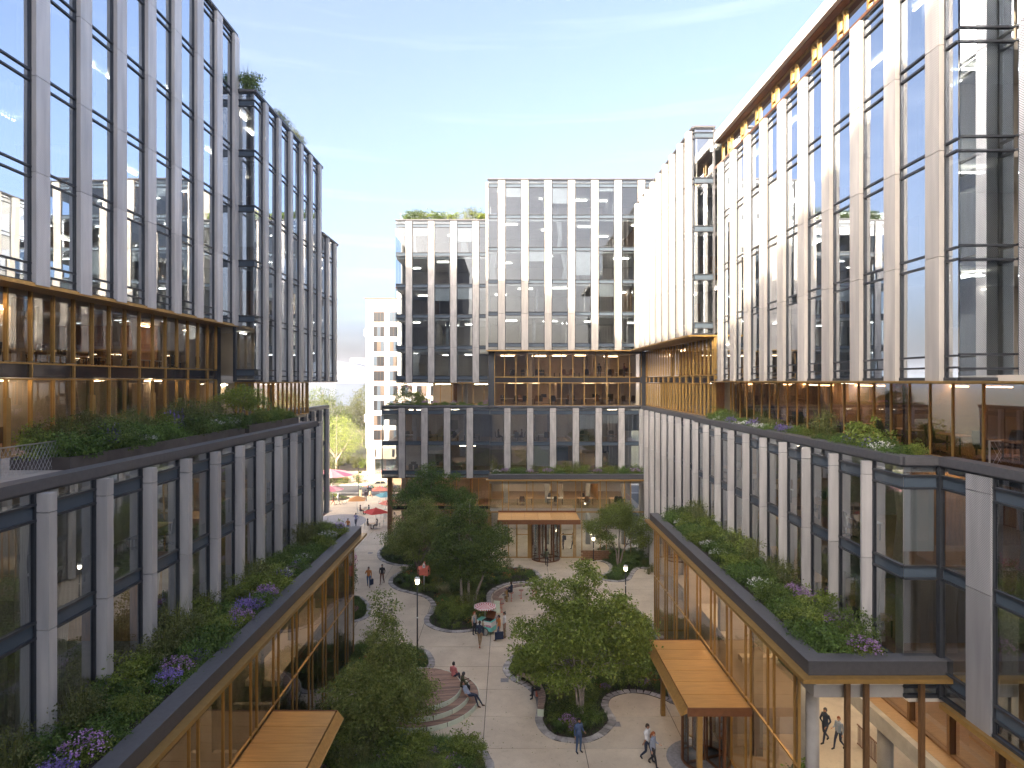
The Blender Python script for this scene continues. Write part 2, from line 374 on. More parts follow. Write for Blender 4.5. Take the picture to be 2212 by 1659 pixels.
def fb(fr, name, parent, mat, s0, s1, d0, d1, z0, z1):
    ox, oy, ux, uy, nx, ny = fr
    xa, xb = ox+ux*s0+nx*d0, ox+ux*s1+nx*d1; ya, yb = oy+uy*s0+ny*d0, oy+uy*s1+ny*d1
    return bx(name, parent, mat, min(xa, xb), max(xa, xb), min(ya, yb), max(ya, yb), z0, z1)
# ------------------------------------------------------------------ setting: ground, plaza, road
def FX(X): return (X, 0, 0, 1, 1, 0)        # wall facing +X, run along Y
def FN(X): return (X, 0, 0, 1, -1, 0)       # wall facing -X
def FY(Y): return (0, Y, 1, 0, 0, -1)       # wall facing the camera side
def struct(name, *a):
    o = bx(name, None, *a); o['kind'] = 'structure'; return o
pm('ground_earth', (.16, .15, .09), .95, 0, .3, .05)
struct('ground', 'ground_earth', -2500, 2500, -200, 4200, -1.2, -.06)
pz = struct('plaza', 'plaza_gap', -60, 30, -30, 105.5, -.05, -.004)
pr = bpy.data.objects.new('paving', None); COL.objects.link(pr); pr['kind'] = 'structure'
ys = [32.2-3.08*k for k in range(10, 0, -1)]+[32.2+3.08*k for k in range(24)]
xs = [-1.3+5.2*k for k in range(-10, 6)]
for i in range(len(xs)-1):
    for j in range(len(ys)-1):
        if xs[i] < -14 and ys[j] < 40: continue
        if xs[i] > -14.1 and ys[j] > 73: continue
        if xs[i] < -52: continue
        bx('paving_slab', pr, 'plaza_concrete', xs[i]+.018, xs[i+1]-.018, ys[j]+.018, min(ys[j+1], 105.4)-.018, -.004, .02+random.uniform(-.0015, .0015))
struct('road', 'asphalt', -400, 300, 106.0, 113.3, -.05, -.03)
struct('kerb', 'kerb_stone', -400, 300, 105.5, 106.0, -.05, .03)
struct('far_kerb', 'kerb_stone', -400, 300, 113.3, 113.7, -.05, .10)
struct('pavement', 'plaza_concrete', -400, 300, 113.7, 131, -.05, .09)
for (px_, py_) in ((1090, 1470), (985, 1350), (1330, 1565), (1128, 1238), (800, 1195)):
    q_ = G(px_, py_); bx('drain_cover', pr, 'grey_paver', q_.x-.25, q_.x+.25, q_.y-.25, q_.y+.25, .0, .0245)
# round patch of grey pavers in the plaza
b_ = MB(); c0 = G(725, 1129); b_.prism([(c0.x+3.9*math.cos(a*.13), c0.y+5.2*math.sin(a*.13)) for a in range(48)], .02, .026, 'grey_paver')
o = b_.build('paving_inlay'); o['kind'] = 'structure'

# ------------------------------------------------------------------ facade and room builders
def facade(P, fr, s0, s1, zb, zt, lines, piers, pw, pd, gm, pmat, sp=.22, coping=.22, joints=True, skip=()):
    piers = [p for p in piers if p > s0-.2 and p < s1-.05]
    bars = []
    rows = []; z = zb
    for l in lines:
        rows.append((z, l-sp, gm)); rows.append((l-sp, l+sp, 'spandrel_glass' if gm != 'glass_upper' else gm)); bars += [l-sp, l+sp]; z = l+sp
    rows.append((z, zt, gm))
    edges = [s0]
    for p in piers: edges += [p, p+pw]
    edges.append(s1)
    for i in range(0, len(edges)-1, 2):
        a, c = edges[i], edges[i+1]
        if c-a < .12: continue
        for (za, zc, m_) in rows:
            if zc-za < .1: continue
            pane('pane' if m_ == gm and zc-za > 1 else 'spandrel_pane', P, m_, fr, a, c, 0, za, zc)
            if zc-za > 2 and gm in ('glass_upper', 'glass_lower') and random.random() < .16:
                fb(fr, 'roller_blind', P, 'blind', a+.05, c-.05, -.13, -.115, zc-random.choice((.6, 1.0, 1.6, 2.3)), zc-.05)
    for z in bars: fb(fr, 'transom', P, 'frame_dark', s0, s1, -.06, .07, z-.035, z+.035)
    fb(fr, 'sill', P, 'frame_dark', s0, s1, -.10, .09, zb-.05, zb+.06)
    fb(fr, 'head', P, 'frame_dark', s0, s1, -.10, .08, zt-.06, zt+.02)
    js = [zb-.08]+([l for l in lines if l-zb > 1.2] if joints else [])+[zt-.06]
    for p in piers:
        fb(fr, 'mullion', P, 'frame_dark', p-.07, p+pw+.07, -.09, .055, zb, zt-.06)
        for k in range(len(js)-1):
            fb(fr, 'pier_panel', P, pmat, p, p+pw, .058, pd, js[k]+.012, js[k+1]-.012)
    if coping:
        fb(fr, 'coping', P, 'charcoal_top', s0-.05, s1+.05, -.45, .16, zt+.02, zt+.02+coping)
def gold_wall(P, fr, s0, s1, rows, ms, gm='glass_bronze', d=.0, mw=.065, md=.10, smat='spandrel_bronze', frame='gold', every=1):
    """rows: (z0, z1, is_spandrel). ms: mullion positions"""
    ms = [m_ for m_ in ms if s0+.1 < m_ < s1-.1]; ed = [s0]+ms+[s1]
    for (za, zc, sp) in rows:
        fb(fr, 'rail', P, frame, s0, s1, -.05, md*.75, zc-.035, zc+.035)
        step = 2 if sp else 1
        for i in range(0, len(ed)-1, step):
            a, c = ed[i], ed[min(i+step, len(ed)-1)]
            pane('spandrel_pane' if sp else 'pane', P, smat if sp else gm, fr, a+.01, c-.01, 0, za+.03, zc-.03)
    fb(fr, 'rail', P, frame, s0, s1, -.05, md*.75, rows[0][0]-.03, rows[0][0]+.06)
    for i, m_ in enumerate(ed):
        for (za, zc, sp) in rows:
            if sp and i % 2: continue
            fb(fr, 'mullion', P, frame, m_-mw/2, m_+mw/2, -.06, md, za+.036, zc-.036)
_curt = None
def curtain(P, fr, s, d, z0, z1, wdt):
    global _curt
    if _curt is None:
        b_ = MB(); n = 26; vs = []; fs = []
        for i in range(n):
            for z in (0, .5, 1):
                wv = .06*math.sin(i*1.25)*(.5+.5*z) ; sq = 1-.35*math.sin(z*math.pi)*(i/n)
                vs.append((i/(n-1)*sq-.5, wv, z))
        for i in range(n-1):
            for k in range(2): fs.append((i*3+k, (i+1)*3+k, (i+1)*3+k+1, i*3+k+1))
        b_.add(vs, fs, 'curtain'); _curt = b_.mesh('curtain_cloth', True)
    ox, oy, ux, uy, nx, ny = fr; L = P.location
    o = link('curtain', _curt, P); o.location = (ox+ux*s+nx*d-L.x, oy+uy*s+ny*d-L.y, z0-L.z)
    o.scale = (wdt*random.choice((-1, 1)), 1, z1-z0); o.rotation_euler = (0, 0, math.atan2(nx, -ny)); return o
def rooms(P, fr, s0, s1, levels, zt, depth, wall='wall_cream', floor='carpet', lights=2.2, lm='light_white', part=5.5, curt=.0, first=True, blind=.0, tops=None):
    """slabs, back wall, partitions, ceiling lights behind a glass wall"""
    lv = list(levels)+[zt]
    for i, z in enumerate(lv):
        if i == 0 and not first: continue
        fb(fr, 'floor_slab', P, 'slab_white', s0+.06, s1-.06, -depth, -.14, z-.30, z)
        if i < len(lv)-1: fb(fr, 'floor_finish', P, floor, s0+.07, s1-.07, -depth+.05, -.16, z+.002, z+.012)
    fb(fr, 'back_wall', P, wall, s0+.06, s1-.06, -depth-.2, -depth, lv[0], lv[-1])
    for i in range(len(lv)-1):
        z0, z1 = lv[i]+.012, lv[i+1]-.30
        s = s0+random.uniform(1.5, part)
        while s < s1-1.2:
            dd = random.uniform(1.2, 2.6)
            fb(fr, 'partition', P, random.choice((wall, wall, 'wall_grey', 'wall_wood')), s, s+.12, -depth, -dd, z0, z1)
            if random.random() < .5: fb(fr, 'column', P, 'concrete', s+1.3, s+1.65, -1.7, -1.35, z0, z1)
            s += random.uniform(part*.7, part*1.5)
        s = s0+random.uniform(.4, lights)
        while s < s1-1.6:
            dd = random.uniform(1.0, depth-2); wl = random.uniform(1.0, 1.8)
            fb(fr, 'ceiling_light', P, lm, s, s+wl, -dd-.05, -dd+.05, z1-.16, z1-.11)
            s += random.uniform(lights*1.2, lights*2.6)
        s = s0+.6
        while curt and s < s1-.8:
            if random.random() < curt: curtain(P, fr, s, -.32, z0+.02, z1-.05, random.uniform(.5, 1.1))
            s += random.uniform(1.2, 1.9)
def fseq(a, step, n0, n1): return [a+step*k for k in range(n0, n1)]

# ------------------------------------------------------------------ the building of the long shaded facade (beside the deck)
LB = thing('office_building', 'terraced office building with two-storey gold glazing band above a planted terrace', 'building', (-24, 25, 0))
fr = FX(-13.05)
facade(LB, fr, 2.0, 42.8, 8.6, 15.72, [11.88, 15.12], fseq(17.40, 2.53, -6, 11), .32, .40, 'glass_lower', 'fin_metal', coping=.30)
rooms(LB, fr, 2.0, 42.8, [8.2, 12.0], 15.75, 7, 'wall_grey', 'carpet', 2.4, 'light_white', 5, curt=.5)
fb(fr, 'base_wall', LB, 'concrete', 2.0, 42.8, -7, 0, 7.2, 7.88)
bx('terrace_floor', LB, 'terrace_paver', -22, -13.5, 2, 46, 15.76, 15.80)
bx('end_wall', LB, 'fin_metal', -20.0, -13.06, 42.65, 42.8, 0, 15.7)
# far wing of the lower floors
fr = FX(-20.3)
facade(LB, fr, 45, 71, 4.2, 15.72, [8.2, 11.88, 15.12], fseq(47.5, 2.5, 0, 10), .4, .4, 'glass_lower', 'fin_metal', coping=.30)
facade(LB, FY(71.0), -20.31, -20.3, 4.2, 15.72, [], [], .3, .3, 'glass_lower', 'fin_metal', coping=0)
bx('wing_wall', LB, 'wall_grey', -45, -20.8, 43, 71, 0, 15.7)
bx('wing_roof', LB, 'roof_grey', -45, -20.3, 43, 71, 15.7, 15.78)
bx('wing_soffit', LB, 'concrete', -45, -20.3, 45, 71, 3.9, 4.15)
# upper block with perforated piers
fr = FX(-18.24)
facade(LB, fr, -4.0, 42.25, 22.5, 41.75, [23.05, 26.73, 30.41, 34.09, 37.77, 41.2], fseq(24.1, 2.5, -12, 8), .74, .24, 'glass_upper', 'perforated_metal', sp=.2, coping=.15)
rooms(LB, fr, -4.0, 42.25, [22.75, 26.6, 30.3, 34.0, 37.7], 41.5, 8, 'wall_cream', 'carpet', 3.0, 'light_white', 6, curt=.3)
bx('upper_end_wall', LB, 'frame_dark', -27, -18.3, 42.26, 42.3, 22.5, 41.7)
# gold band
fr = FX(-19.3)
rows = [(15.82, 18.82, 0), (18.86, 19.46, 1), (19.5, 22.40, 0)]
gold_wall(LB, fr, -4, 41.7, rows, fseq(25.5, 1.25, -23, 13))
rooms(LB, fr, -4, 41.7, [15.82, 19.2], 22.4, 8, 'wall_cream', 'wood_floor', 2.2, 'light_warm', 7, curt=.42)
bx('soffit', LB, 'gold', -19.3, -18.16, -4, 42.3, 22.36, 22.44)
bx('soffit_edge', LB, 'gold', -18.15, -18.05, -4, 42.3, 22.36, 22.50)
bx('corner_post', LB, 'frame_dark', -19.5, -19.2, 41.7, 42.2, 15.8, 22.3)
for y0_ in (24.25, 29.25, 34.25):     # door leaves in the lower glazing
    fb(fr, 'door_frame', LB, 'gold', y0_-.1, y0_+.12, 0, .12, 15.83, 18.1)
bx('core', LB, 'wall_grey', -46, -27.6, -4, 42.3, 0, 41.5)
bx('upper_roof', LB, 'roof_grey', -46, -18.3, -4, 42.3, 41.52, 41.78)
# second upper block, one bay forward
fr = FX(-16.95)
l2 = [19.3, 22.9, 26.6, 30.25, 33.95, 37.3]
facade(LB, fr, 42.2, 57.3, 18.75, 38.0, l2, fseq(43.5, 2.5, 0, 6), .60, .24, 'glass_upper', 'fin_metal', sp=.2, coping=.16)
facade(LB, FY(42.2), -18.24, -16.95, 18.75, 38.0, l2, [], .3, .3, 'glass_lower', 'fin_metal', sp=.2, coping=.16)
bx('corner_mullion', LB, 'frame_dark', -18.34, -18.16, 42.08, 42.24, 18.7, 38.0)
rooms(LB, fr, 42.3, 57.3, [19.1, 22.75, 26.4, 30.1, 33.8], 37.8, 9, 'wall_cream', 'carpet', 2.6, 'light_white', 7, curt=.3)
fr = FX(-16.95)
facade(LB, fr, 57.35, 62.5, 18.75, 32.1, l2[:4], fseq(58.5, 2.5, 0, 2), .60, .24, 'glass_upper', 'fin_metal', sp=.2, coping=.16)
rooms(LB, fr, 57.4, 62.5, [19.1, 22.75, 26.4], 31.9, 9, 'wall_cream', 'carpet', 2.6, 'light_white', 7)
bx('core', LB, 'wall_grey', -45, -26.2, 42.35, 62.5, 15.8, 32.0)
bx('core', LB, 'wall_grey', -45, -26.2, 42.35, 57.3, 32.0, 37.8)
bx('upper_roof', LB, 'roof_grey', -45, -17.0, 42.3, 57.3, 37.82, 38.02)
bx('upper_roof', LB, 'roof_grey', -45, -17.0, 57.35, 62.5, 31.92, 32.12)
fr = FX(-18.3)
gold_wall(LB, fr, 42.4, 57.6, [(15.82, 18.62, 0)], fseq(43.2, 1.0, 0, 15), frame='gold')
rooms(LB, fr, 42.4, 57.6, [15.82], 18.9, 7, 'wall_cream', 'wood_floor', 3, 'light_warm', 6)
bx('soffit', LB, 'gold', -18.3, -16.9, 42.3, 62.4, 18.62, 18.69)

# planters on the terrace
def planter(label, x0, x1, y0, y1, z0, z1):
    p = thing('planter_box', label, 'planter', ((x0+x1)/2, (y0+y1)/2, z0))
    t_ = .05
    n = max(1, round((y1-y0)/1.9)); st = (y1-y0)/n
    for k in range(n):
        bx('side_panel', p, 'planter_metal', x1-t_, x1, y0+k*st+.006, y0+(k+1)*st-.006, z0, z1)
        bx('side_panel', p, 'planter_metal', x0, x0+t_, y0+k*st+.006, y0+(k+1)*st-.006, z0, z1)
    bx('end_panel', p, 'planter_metal', x0+t_, x1-t_, y0, y0+t_, z0, z1); bx('end_panel', p, 'planter_metal', x0+t_, x1-t_, y1-t_, y1, z0, z1)
    bx('soil', p, 'soil', x0+t_, x1-t_, y0+t_, y1-t_, z0, z1-.06); return p
planter('long dark metal planter on the terrace in front of the gold glazing band', -16.5, -14.5, 20.9, 34.8, 15.8, 16.22)
planter('shorter dark metal planter on the terrace beyond the long one', -16.3, -14.6, 35.6, 44.0, 15.8, 16.25)

# mesh balustrade at the end of the terrace planter
mr_ = thing('mesh_balustrade', 'thin steel balustrade with diamond cable mesh beside the long terrace planter', 'railing', (-15.1, 18, 15.8))
bx('handrail', mr_, 'steel', -15.125, -15.075, 14, 22.1, 16.73, 16.765)
for y_ in (15.2, 18.75, 22.08): bx('post', mr_, 'steel', -15.12, -15.08, y_-.02, y_+.02, 15.8, 16.73)
b_ = MB()
for k in range(-8, 62):
    for sg in (1, -1):
        ya = 14+k*.16; yb = ya+.9*.6
        za, zb2 = (15.83, 16.72) if sg > 0 else (16.72, 15.83)
        a_, c_ = max(14, ya), min(22.1, yb)
        if c_ <= a_: continue
        f0, f1 = (a_-ya)/(yb-ya), (c_-ya)/(yb-ya)
        b_.tube([(-15.1, a_, za+(zb2-za)*f0), (-15.1, c_, za+(zb2-za)*f1)], .004, 'steel', 3, False)
o = b_.build('cable_mesh', mr_, loc=(15.1, -18, -15.8))

# ------------------------------------------------------------------ glass pavilions
def pavilion(name, label, side, Xe, Xg, Xw, Y0, Y1, canopy, near_end=True):
    """side: -1 left, +1 right. Xe parapet edge, Xg glass, Xw the wall it leans against (all positive)"""
    P = thing(name, label, 'pavilion', (side*Xg, (Y0+Y1)/2, 0))
    sx = lambda a: side*a
    def B(n, m_, xa, xb, ya, yb, za, zb): bx(n, P, m_, min(sx(xa), sx(xb)), max(sx(xa), sx(xb)), ya, yb, za, zb)
    B('parapet', 'charcoal', Xe, Xe+.62, Y0, Y1, 8.36, 8.84)
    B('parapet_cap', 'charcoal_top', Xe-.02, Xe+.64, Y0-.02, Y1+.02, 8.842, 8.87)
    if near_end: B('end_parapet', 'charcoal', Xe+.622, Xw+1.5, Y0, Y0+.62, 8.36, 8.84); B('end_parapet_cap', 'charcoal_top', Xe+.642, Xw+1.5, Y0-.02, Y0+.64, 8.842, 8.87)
    else: B('end_parapet', 'charcoal', Xe+.622, Xw-.02, Y1-.5, Y1, 8.36, 8.84)
    B('gold_edge', 'gold', Xe-.32, Xe+.3, Y0-.3 if near_end else Y0, Y1+.3, 8.20, 8.355)
    if near_end: B('gold_edge', 'gold', Xe+.302, Xw+1.6, Y0-.3, Y0+.3, 8.20, 8.355)
    B('roof_slab', 'slab_white', Xg+.1, Xw-.05, Y0+.35, Y1-.05, 7.85, 8.19)
    B('planting_tray', 'soil', Xe+.64, Xw-.05, Y0+.64, Y1-.5, 8.20, 8.62)
    fr = FX(-Xg) if side < 0 else FN(Xg)
    ms = []
    y = canopy[0]+.18
    while y > Y0: y -= 2.5
    while y < Y1: ms += [y, y+.62]; y += 2.5
    gy0 = Y0+(1.5 if near_end else 0)
    gold_wall(P, fr, gy0, Y1-.02, [(.06, 4.18, 0), (4.2, 8.18, 0)], ms, gm='glass_bronze', mw=.045, md=.05)
    # far end glazing
    fe = (0, Y1, 1, 0, 0, 1)
    xa, xb = (sx(Xw), sx(Xg)) if side < 0 else (sx(Xg), sx(Xw))
    gold_wall(P, fe, xa, xb, [(.06, 4.18, 0), (4.2, 8.18, 0)], fseq(xa, 1.25, 1, 4), mw=.045, md=.05)
    # inside: floor, columns, back wall, mezzanine and lights
    B('floor_finish', 'plaza_concrete', Xg+.05, Xw+3, Y0+.2, Y1-.2, .022, .03)
    for y in np.arange(Y0+4.2, Y1-1, 5.0): B('column', 'concrete', Xg+1.3, Xg+1.75, y, y+.45, .03, 7.85)
    for y in np.arange(Y0+2.5, Y1-2, 3.1): B('ceiling_light', 'light_warm', Xg+1.6, Xg+1.7, y, y+1.5, 7.66, 7.71)
    # canopy: framed tray of six panels over the door
    c0, c1, xo, zt = canopy
    n = round((c1-c0)/1.24); st = (c1-c0)/n
    for k in range(n): B('canopy_panel', 'gold_panel', xo+.06, Xg-.06, c0+k*st+.012, c0+(k+1)*st-.012, zt-.10, zt)
    B('canopy_tray', 'copper_dark', xo+.02, Xg-.04, c0+.01, c1-.01, zt-.20, zt-.105)
    B('canopy_fascia', 'copper_dark', xo, Xg-.02, c0-.05, c0+.008, zt-.36, zt+.02)
    B('canopy_fascia', 'copper_dark', xo, Xg-.02, c1-.008, c1+.05, zt-.36, zt+.02)
    b_ = MB(); x1, x2 = sx(xo-.01), sx(xo-.30); L = P.location
    b_.add([(x1, c0-.05, zt+.02), (x1, c1+.05, zt+.02), (x1, c1+.05, zt-.22), (x1, c0-.05, zt-.22), (x2, c0-.05, zt-.36), (x2, c1+.05, zt-.36), (x2, c0-.05, zt-.33), (x2, c1+.05, zt-.33)],
           [(0, 1, 2, 3), (3, 2, 7, 6), (6, 7, 5, 4), (0, 3, 6, 4), (1, 5, 7, 2), (0, 4, 5, 1)], 'gold_panel')
    b_.build('canopy_gutter', P, loc=(-L.x, -L.y, -L.z))
    return P
PL = pavilion('glass_pavilion', 'low glass pavilion with planted roof and bronze canopy beside the round deck', -1, 10.0, 10.53, 13.05, 6.0, 43.0, (20.66, 28.1, 7.62, 4.07), near_end=False)
bx('concrete_wall', PL, 'concrete', -13.4, -10.62, 42.2, 42.6, .03, 7.8)
bx('concrete_wall', PL, 'concrete', -13.0, -12.7, 8, 34, .03, 7.8)
bx('back_wall', PL, 'wall_cream', -18.5, -18.2, 6, 43, 0, 8)
for y in (25.2, 29.0, 36.0): bx('interior_wall', PL, 'concrete', -13.3, -10.9, y, y+.25, .03, 3.9)
bx('mezzanine', PL, 'slab_white', -13.0, -11.2, 30.5, 42, 4.0, 4.3)
PR = pavilion('glass_pavilion', 'low glass pavilion with planted roof and canopy over a revolving door beside the open passage', 1, 10.6, 10.95, 14.2, 22.3, 47.3, (28.36, 35.8, 8.03, 4.07))
bx('mezzanine', PR, 'slab_white', 12.2, 15.0, 33, 47, 4.0, 4.3)
for y in (33.5, 41.0): bx('interior_wall', PR, 'wall_cream', 11.6, 16, y, y+.2, .03, 7.8)

# revolving doors
def revolving_door(label, x, y, r, h, rz):
    D = thing('revolving_door', label, 'door', (x, y, .02), rz)
    b_ = MB(); b_.lathe([(r+.06, h-.22), (r+.06, h), (.02, h), (.02, h-.22)], 'copper_dark', 28, cap=False); b_.build('door_head', D)
    b_ = MB(); b_.lathe([(r-.05, 0), (r+.05, 0), (r+.05, .12), (r-.05, .12)], 'copper_dark', 28, cap=False); b_.build('floor_ring', D)
    for q in range(2):
        b_ = MB(); vs = []; fs = []
        a0 = R(30)+q*math.pi
        for k in range(13):
            a = a0+R(120)*k/12; vs += [(r*math.cos(a), r*math.sin(a), .12), (r*math.cos(a), r*math.sin(a), h-.22)]
        for k in range(12): fs.append((2*k, 2*k+2, 2*k+3, 2*k+1))
        b_.add(vs, fs, 'glass_clear'); b_.build('curved_pane', D)
        for a in (a0, a0+R(60), a0+R(120)):
            b_ = MB(); b_.box(-.06, .06, -.06, .06, .12, h-.22, 'copper_dark'); o = b_.build('jamb', D, loc=(r*math.cos(a), r*math.sin(a), 0)); o.rotation_euler[2] = a
    for q in range(4):
        a = R(20)+q*math.pi/2; W = bpy.data.objects.new('door_wing', None)
        b_ = MB(); b_.box(.05, r-.08, -.025, .025, .05, .17, 'copper_dark'); b_.box(.05, r-.08, -.025, .025, h-.34, h-.24, 'copper_dark'); b_.box(.05, .11, -.025, .025, .17, h-.34, 'copper_dark'); b_.box(r-.14, r-.08, -.025, .025, .17, h-.34, 'copper_dark')
        o = b_.build('door_wing', D); o.rotation_euler[2] = a
        b_ = MB(); b_.add([(.11, 0, .17), (r-.14, 0, .17), (r-.14, 0, h-.34), (.11, 0, h-.34)], [(0, 1, 2, 3)], 'glass_clear'); b_.build('wing_pane', o)
    return D
revolving_door('bronze revolving door under the canopy of the pavilion by the open passage', 9.75, 31.2, 1.15, 3.65, R(90))
bx('canopy_post', PR, 'gold', 8.55, 8.78, 28.55, 28.78, .02, 3.72)
bx('canopy_post', PR, 'gold', 8.55, 8.78, 35.3, 35.53, .02, 3.72)
b_ = MB(); b_.prism([(9.75+1.9*math.cos(k*.196), 31.2+1.9*math.sin(k*.196)) for k in range(32)], .02, .028, 'grey_paver'); o = b_.build('paving_inlay'); o['kind'] = 'structure'

# ------------------------------------------------------------------ the centre building (behind the entrance canopy)
CB = thing('office_building', 'stacked office building above the courtyard entrance with tall white piers', 'building', (1, 74, 0))
fr = FY(67.9); base = 18.75
lu = [base+v for v in (3.87, 7.23, 10.68, 14.18, 17.66, 21.0)]
facade(CB, fr, -2.2, 15.6, base+3.32, base+21.6, lu, fseq(-1.09, 2.5, 0, 7), .74, .16, 'glass_front', 'pier_pale', sp=.19, coping=.12)
bx('corner_pier', CB, 'pier_pale', -2.42, -2.15, 67.75, 68.4, base+3.3, base+21.3)
rooms(CB, fr, -2.2, 15.6, [base+3.7, base+7.1, base+10.55, base+14.05, base+17.5], base+21.4, 9, 'wall_cream', 'carpet', 1.9, 'light_white', 6, curt=.10)
for (k, row, dz) in ((0, 4, 1.0), (2, 4, 1.7), (4, 4, .4), (1, 2, 1.1), (3, 2, 2.6), (4, 1, 1.4), (0, 3, .2)):
    x0_ = -1.09+2.5*k+.76; zt_ = (lu+[base+21.5])[row+1]-.2
    bx('roller_blind', CB, 'blind', x0_, x0_+1.72, 68.0, 68.03, zt_-dz, zt_)
bx('side_wall', CB, 'pier_pale', -2.3, -2.2, 68.4, 77, base+3.3, base+21.5)
fr = FY(71.0)
ll = [base+v for v in (.38, 3.77, 7.29, 10.7, 14.23, 17.45)]
facade(CB, fr, -12.66, -2.3, base-.12, base+18.0, ll, fseq(-11.5, 2.5, 0, 4), .70, .14, 'glass_front', 'pier_concrete', sp=.19, coping=.12)
rooms(CB, fr, -12.66, -2.3, [base+.15, base+3.6, base+7.1, base+10.5, base+14.05], base+17.8, 9, 'wall_cream', 'carpet', 2.0, 'light_white', 6, curt=.08)
for (k, row, dz) in ((0, 4, .9), (2, 4, 1.6), (2, 2, 1.3), (1, 2, 1.5)):
    x0_ = -11.5+2.5*k+.74; zt_ = (ll+[base+18])[row+1]-.2
    bx('roller_blind', CB, 'blind', x0_, x0_+1.72, 71.1, 71.13, zt_-dz, zt_)
bx('end_glass_wall', CB, 'wall_grey', -12.64, -12.5, 74.5, 80, base, base+17.7)
bx('soffit', CB, 'gold', -12.6, -2.3, 70.9, 73.2, base-.25, base-.18)
# gold storeys
fr = FY(69.5)
gold_wall(CB, fr, -1.5, 14.6, [(16.05, 18.54, 0), (18.56, 19.18, 1), (19.2, 21.98, 0)], fseq(-.41, 1.25, 0, 13), gm='glass_bronze_front')
rooms(CB, fr, -1.5, 14.6, [16.03, 18.95], 22.05, 7, 'wall_taupe', 'wood_floor', 1.6, 'light_warm', 6, curt=.08)
bx('soffit', CB, 'gold', -2.3, 14.6, 67.8, 69.5, 21.98, 22.04)
bx('soffit_edge', CB, 'gold', -2.35, 14.0, 67.70, 67.79, 21.96, 22.08)
bx('corner_post', CB, 'frame_dark', -2.2, -1.52, 69.5, 70.6, 16.0, 21.98)
fr = FY(73.0)
gold_wall(CB, fr, -9.36, -1.6, [(16.05, 18.5, 0)], fseq(-9.1, 1.26, 0, 6), gm='glass_clear')
rooms(CB, fr, -9.36, -1.6, [16.03], 18.8, 5, 'wall_cream', 'wood_floor', 2.4, 'light_warm', 6)
bx('corner_post', CB, 'frame_dark', 14.5, 15.4, 69.42, 69.9, 16.0, 22.0)
# lower boxes
fr = FY(69.3)
facade(CB, fr, -2.0, 14.6, 8.85, 15.85, [11.89, 15.3], fseq(-.44, 2.5, 0, 6), .68, .15, 'glass_lower', 'pier_concrete', sp=.2, coping=.2)
rooms(CB, fr, -2.0, 14.6, [8.6, 12.0], 15.9, 7, 'wall_cream', 'wood_floor', 2.4, 'light_warm', 5.5)
for (k, row, dz) in ((4, 0, 2.2), (2, 0, 1.7), (5, 1, 1.8)):
    x0_ = -.44+2.5*k+.72; zt_ = (11.69, 15.1)[row]; bx('roller_blind', CB, 'spandrel_glass', x0_, min(x0_+1.72, 14.5), 69.4, 69.43, zt_-dz, zt_)
fr = FY(69.8)
facade(CB, fr, -13.9, -2.06, 8.12, 15.85, [8.65, 11.89, 15.3], fseq(-12.1, 2.5, 0, 4), .70, .15, 'glass_lower', 'pier_concrete', sp=.2, coping=.2)
rooms(CB, fr, -13.9, -2.06, [8.3, 11.9], 15.9, 8, 'wall_grey', 'wood_floor', 2.6, 'light_warm', 6)
bx('box_soffit', CB, 'gold', -13.95, -2.05, 69.7, 72.6, 8.02, 8.07)
bx('side_pane', CB, 'frame_dark', -13.98, -13.9, 69.72, 69.9, 8.08, 15.85)
bx('lower_roof', CB, 'roof_grey', -13.9, 14.6, 69.9, 78, 15.92, 16.0)
# recessed ground floor under the box
fr = FY(72.3)
gold_wall(CB, fr, -13.3, -2.0, [(.06, 4.0, 0), (4.02, 4.5, 1), (4.52, 8.0, 0)], [-11.6, -10.9, -9.1, -8.4, -6.6, -5.9, -4.1, -3.4], mw=.09)
rooms(CB, fr, -13.3, -2.0, [.03, 4.2], 8.0, 6, 'wall_taupe', 'wood_floor', 2.5, 'light_warm', 5)
bx('corner_pier', CB, 'wood_brown', -13.75, -13.3, 71.9, 72.6, .02, 8.0)
# entrance volume
fr = FY(67.0)
ems = []
for k in range(7): ems += [-.63+2.59*k, .02+2.59*k]
gold_wall(CB, fr, -2.05, 14.7, [(4.87, 8.18, 0)], ems, gm='glass_clear', mw=.075, md=.12)
gold_wall(CB, fr, -2.05, .9, [(.06, 4.85, 0)], [-.63, .02], gm='glass_clear', mw=.09, md=.12)
gold_wall(CB, fr, 6.95, 14.7, [(.06, 4.85, 0)], ems, gm='glass_clear', mw=.075, md=.12)
for (xa, xb) in ((.9, 2.35), (5.55, 6.95)):
    gold_wall(CB, fr, xa, xb, [(.06, 2.5, 0), (2.52, 4.85, 0)], [], gm='glass_clear', mw=.14, md=.14, frame='gold')
fb(fr, 'entrance_jamb', CB, 'gold', 2.05, 2.5, -.1, .2, .02, 4.5)
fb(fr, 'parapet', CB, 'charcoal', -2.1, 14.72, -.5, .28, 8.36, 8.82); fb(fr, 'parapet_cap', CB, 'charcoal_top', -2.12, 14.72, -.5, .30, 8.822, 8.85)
fb(fr, 'gold_edge', CB, 'gold', -2.35, 14.72, -.2, .55, 8.2, 8.355)
bx('entrance_roof', CB, 'slab_white', -2.05, 14.7, 67.15, 74, 7.85, 8.19)
bx('planting_tray', CB, 'soil', -2.0, 14.65, 67.5, 69.2, 8.2, 8.62)
bx('entrance_floor', CB, 'plaza_concrete', -2.0, 14.7, 67.05, 80, .022, .032)
bx('mezzanine', CB, 'slab_white', -2.0, 14.7, 69.2, 80, 4.45, 4.8)
bx('mezzanine_floor', CB, 'wood_floor', -2.0, 14.7, 69.2, 79.9, 4.802, 4.812)
pane('glass_balustrade', CB, 'glass_rail', FY(69.25), -2, 14.6, 0, 4.81, 5.8)
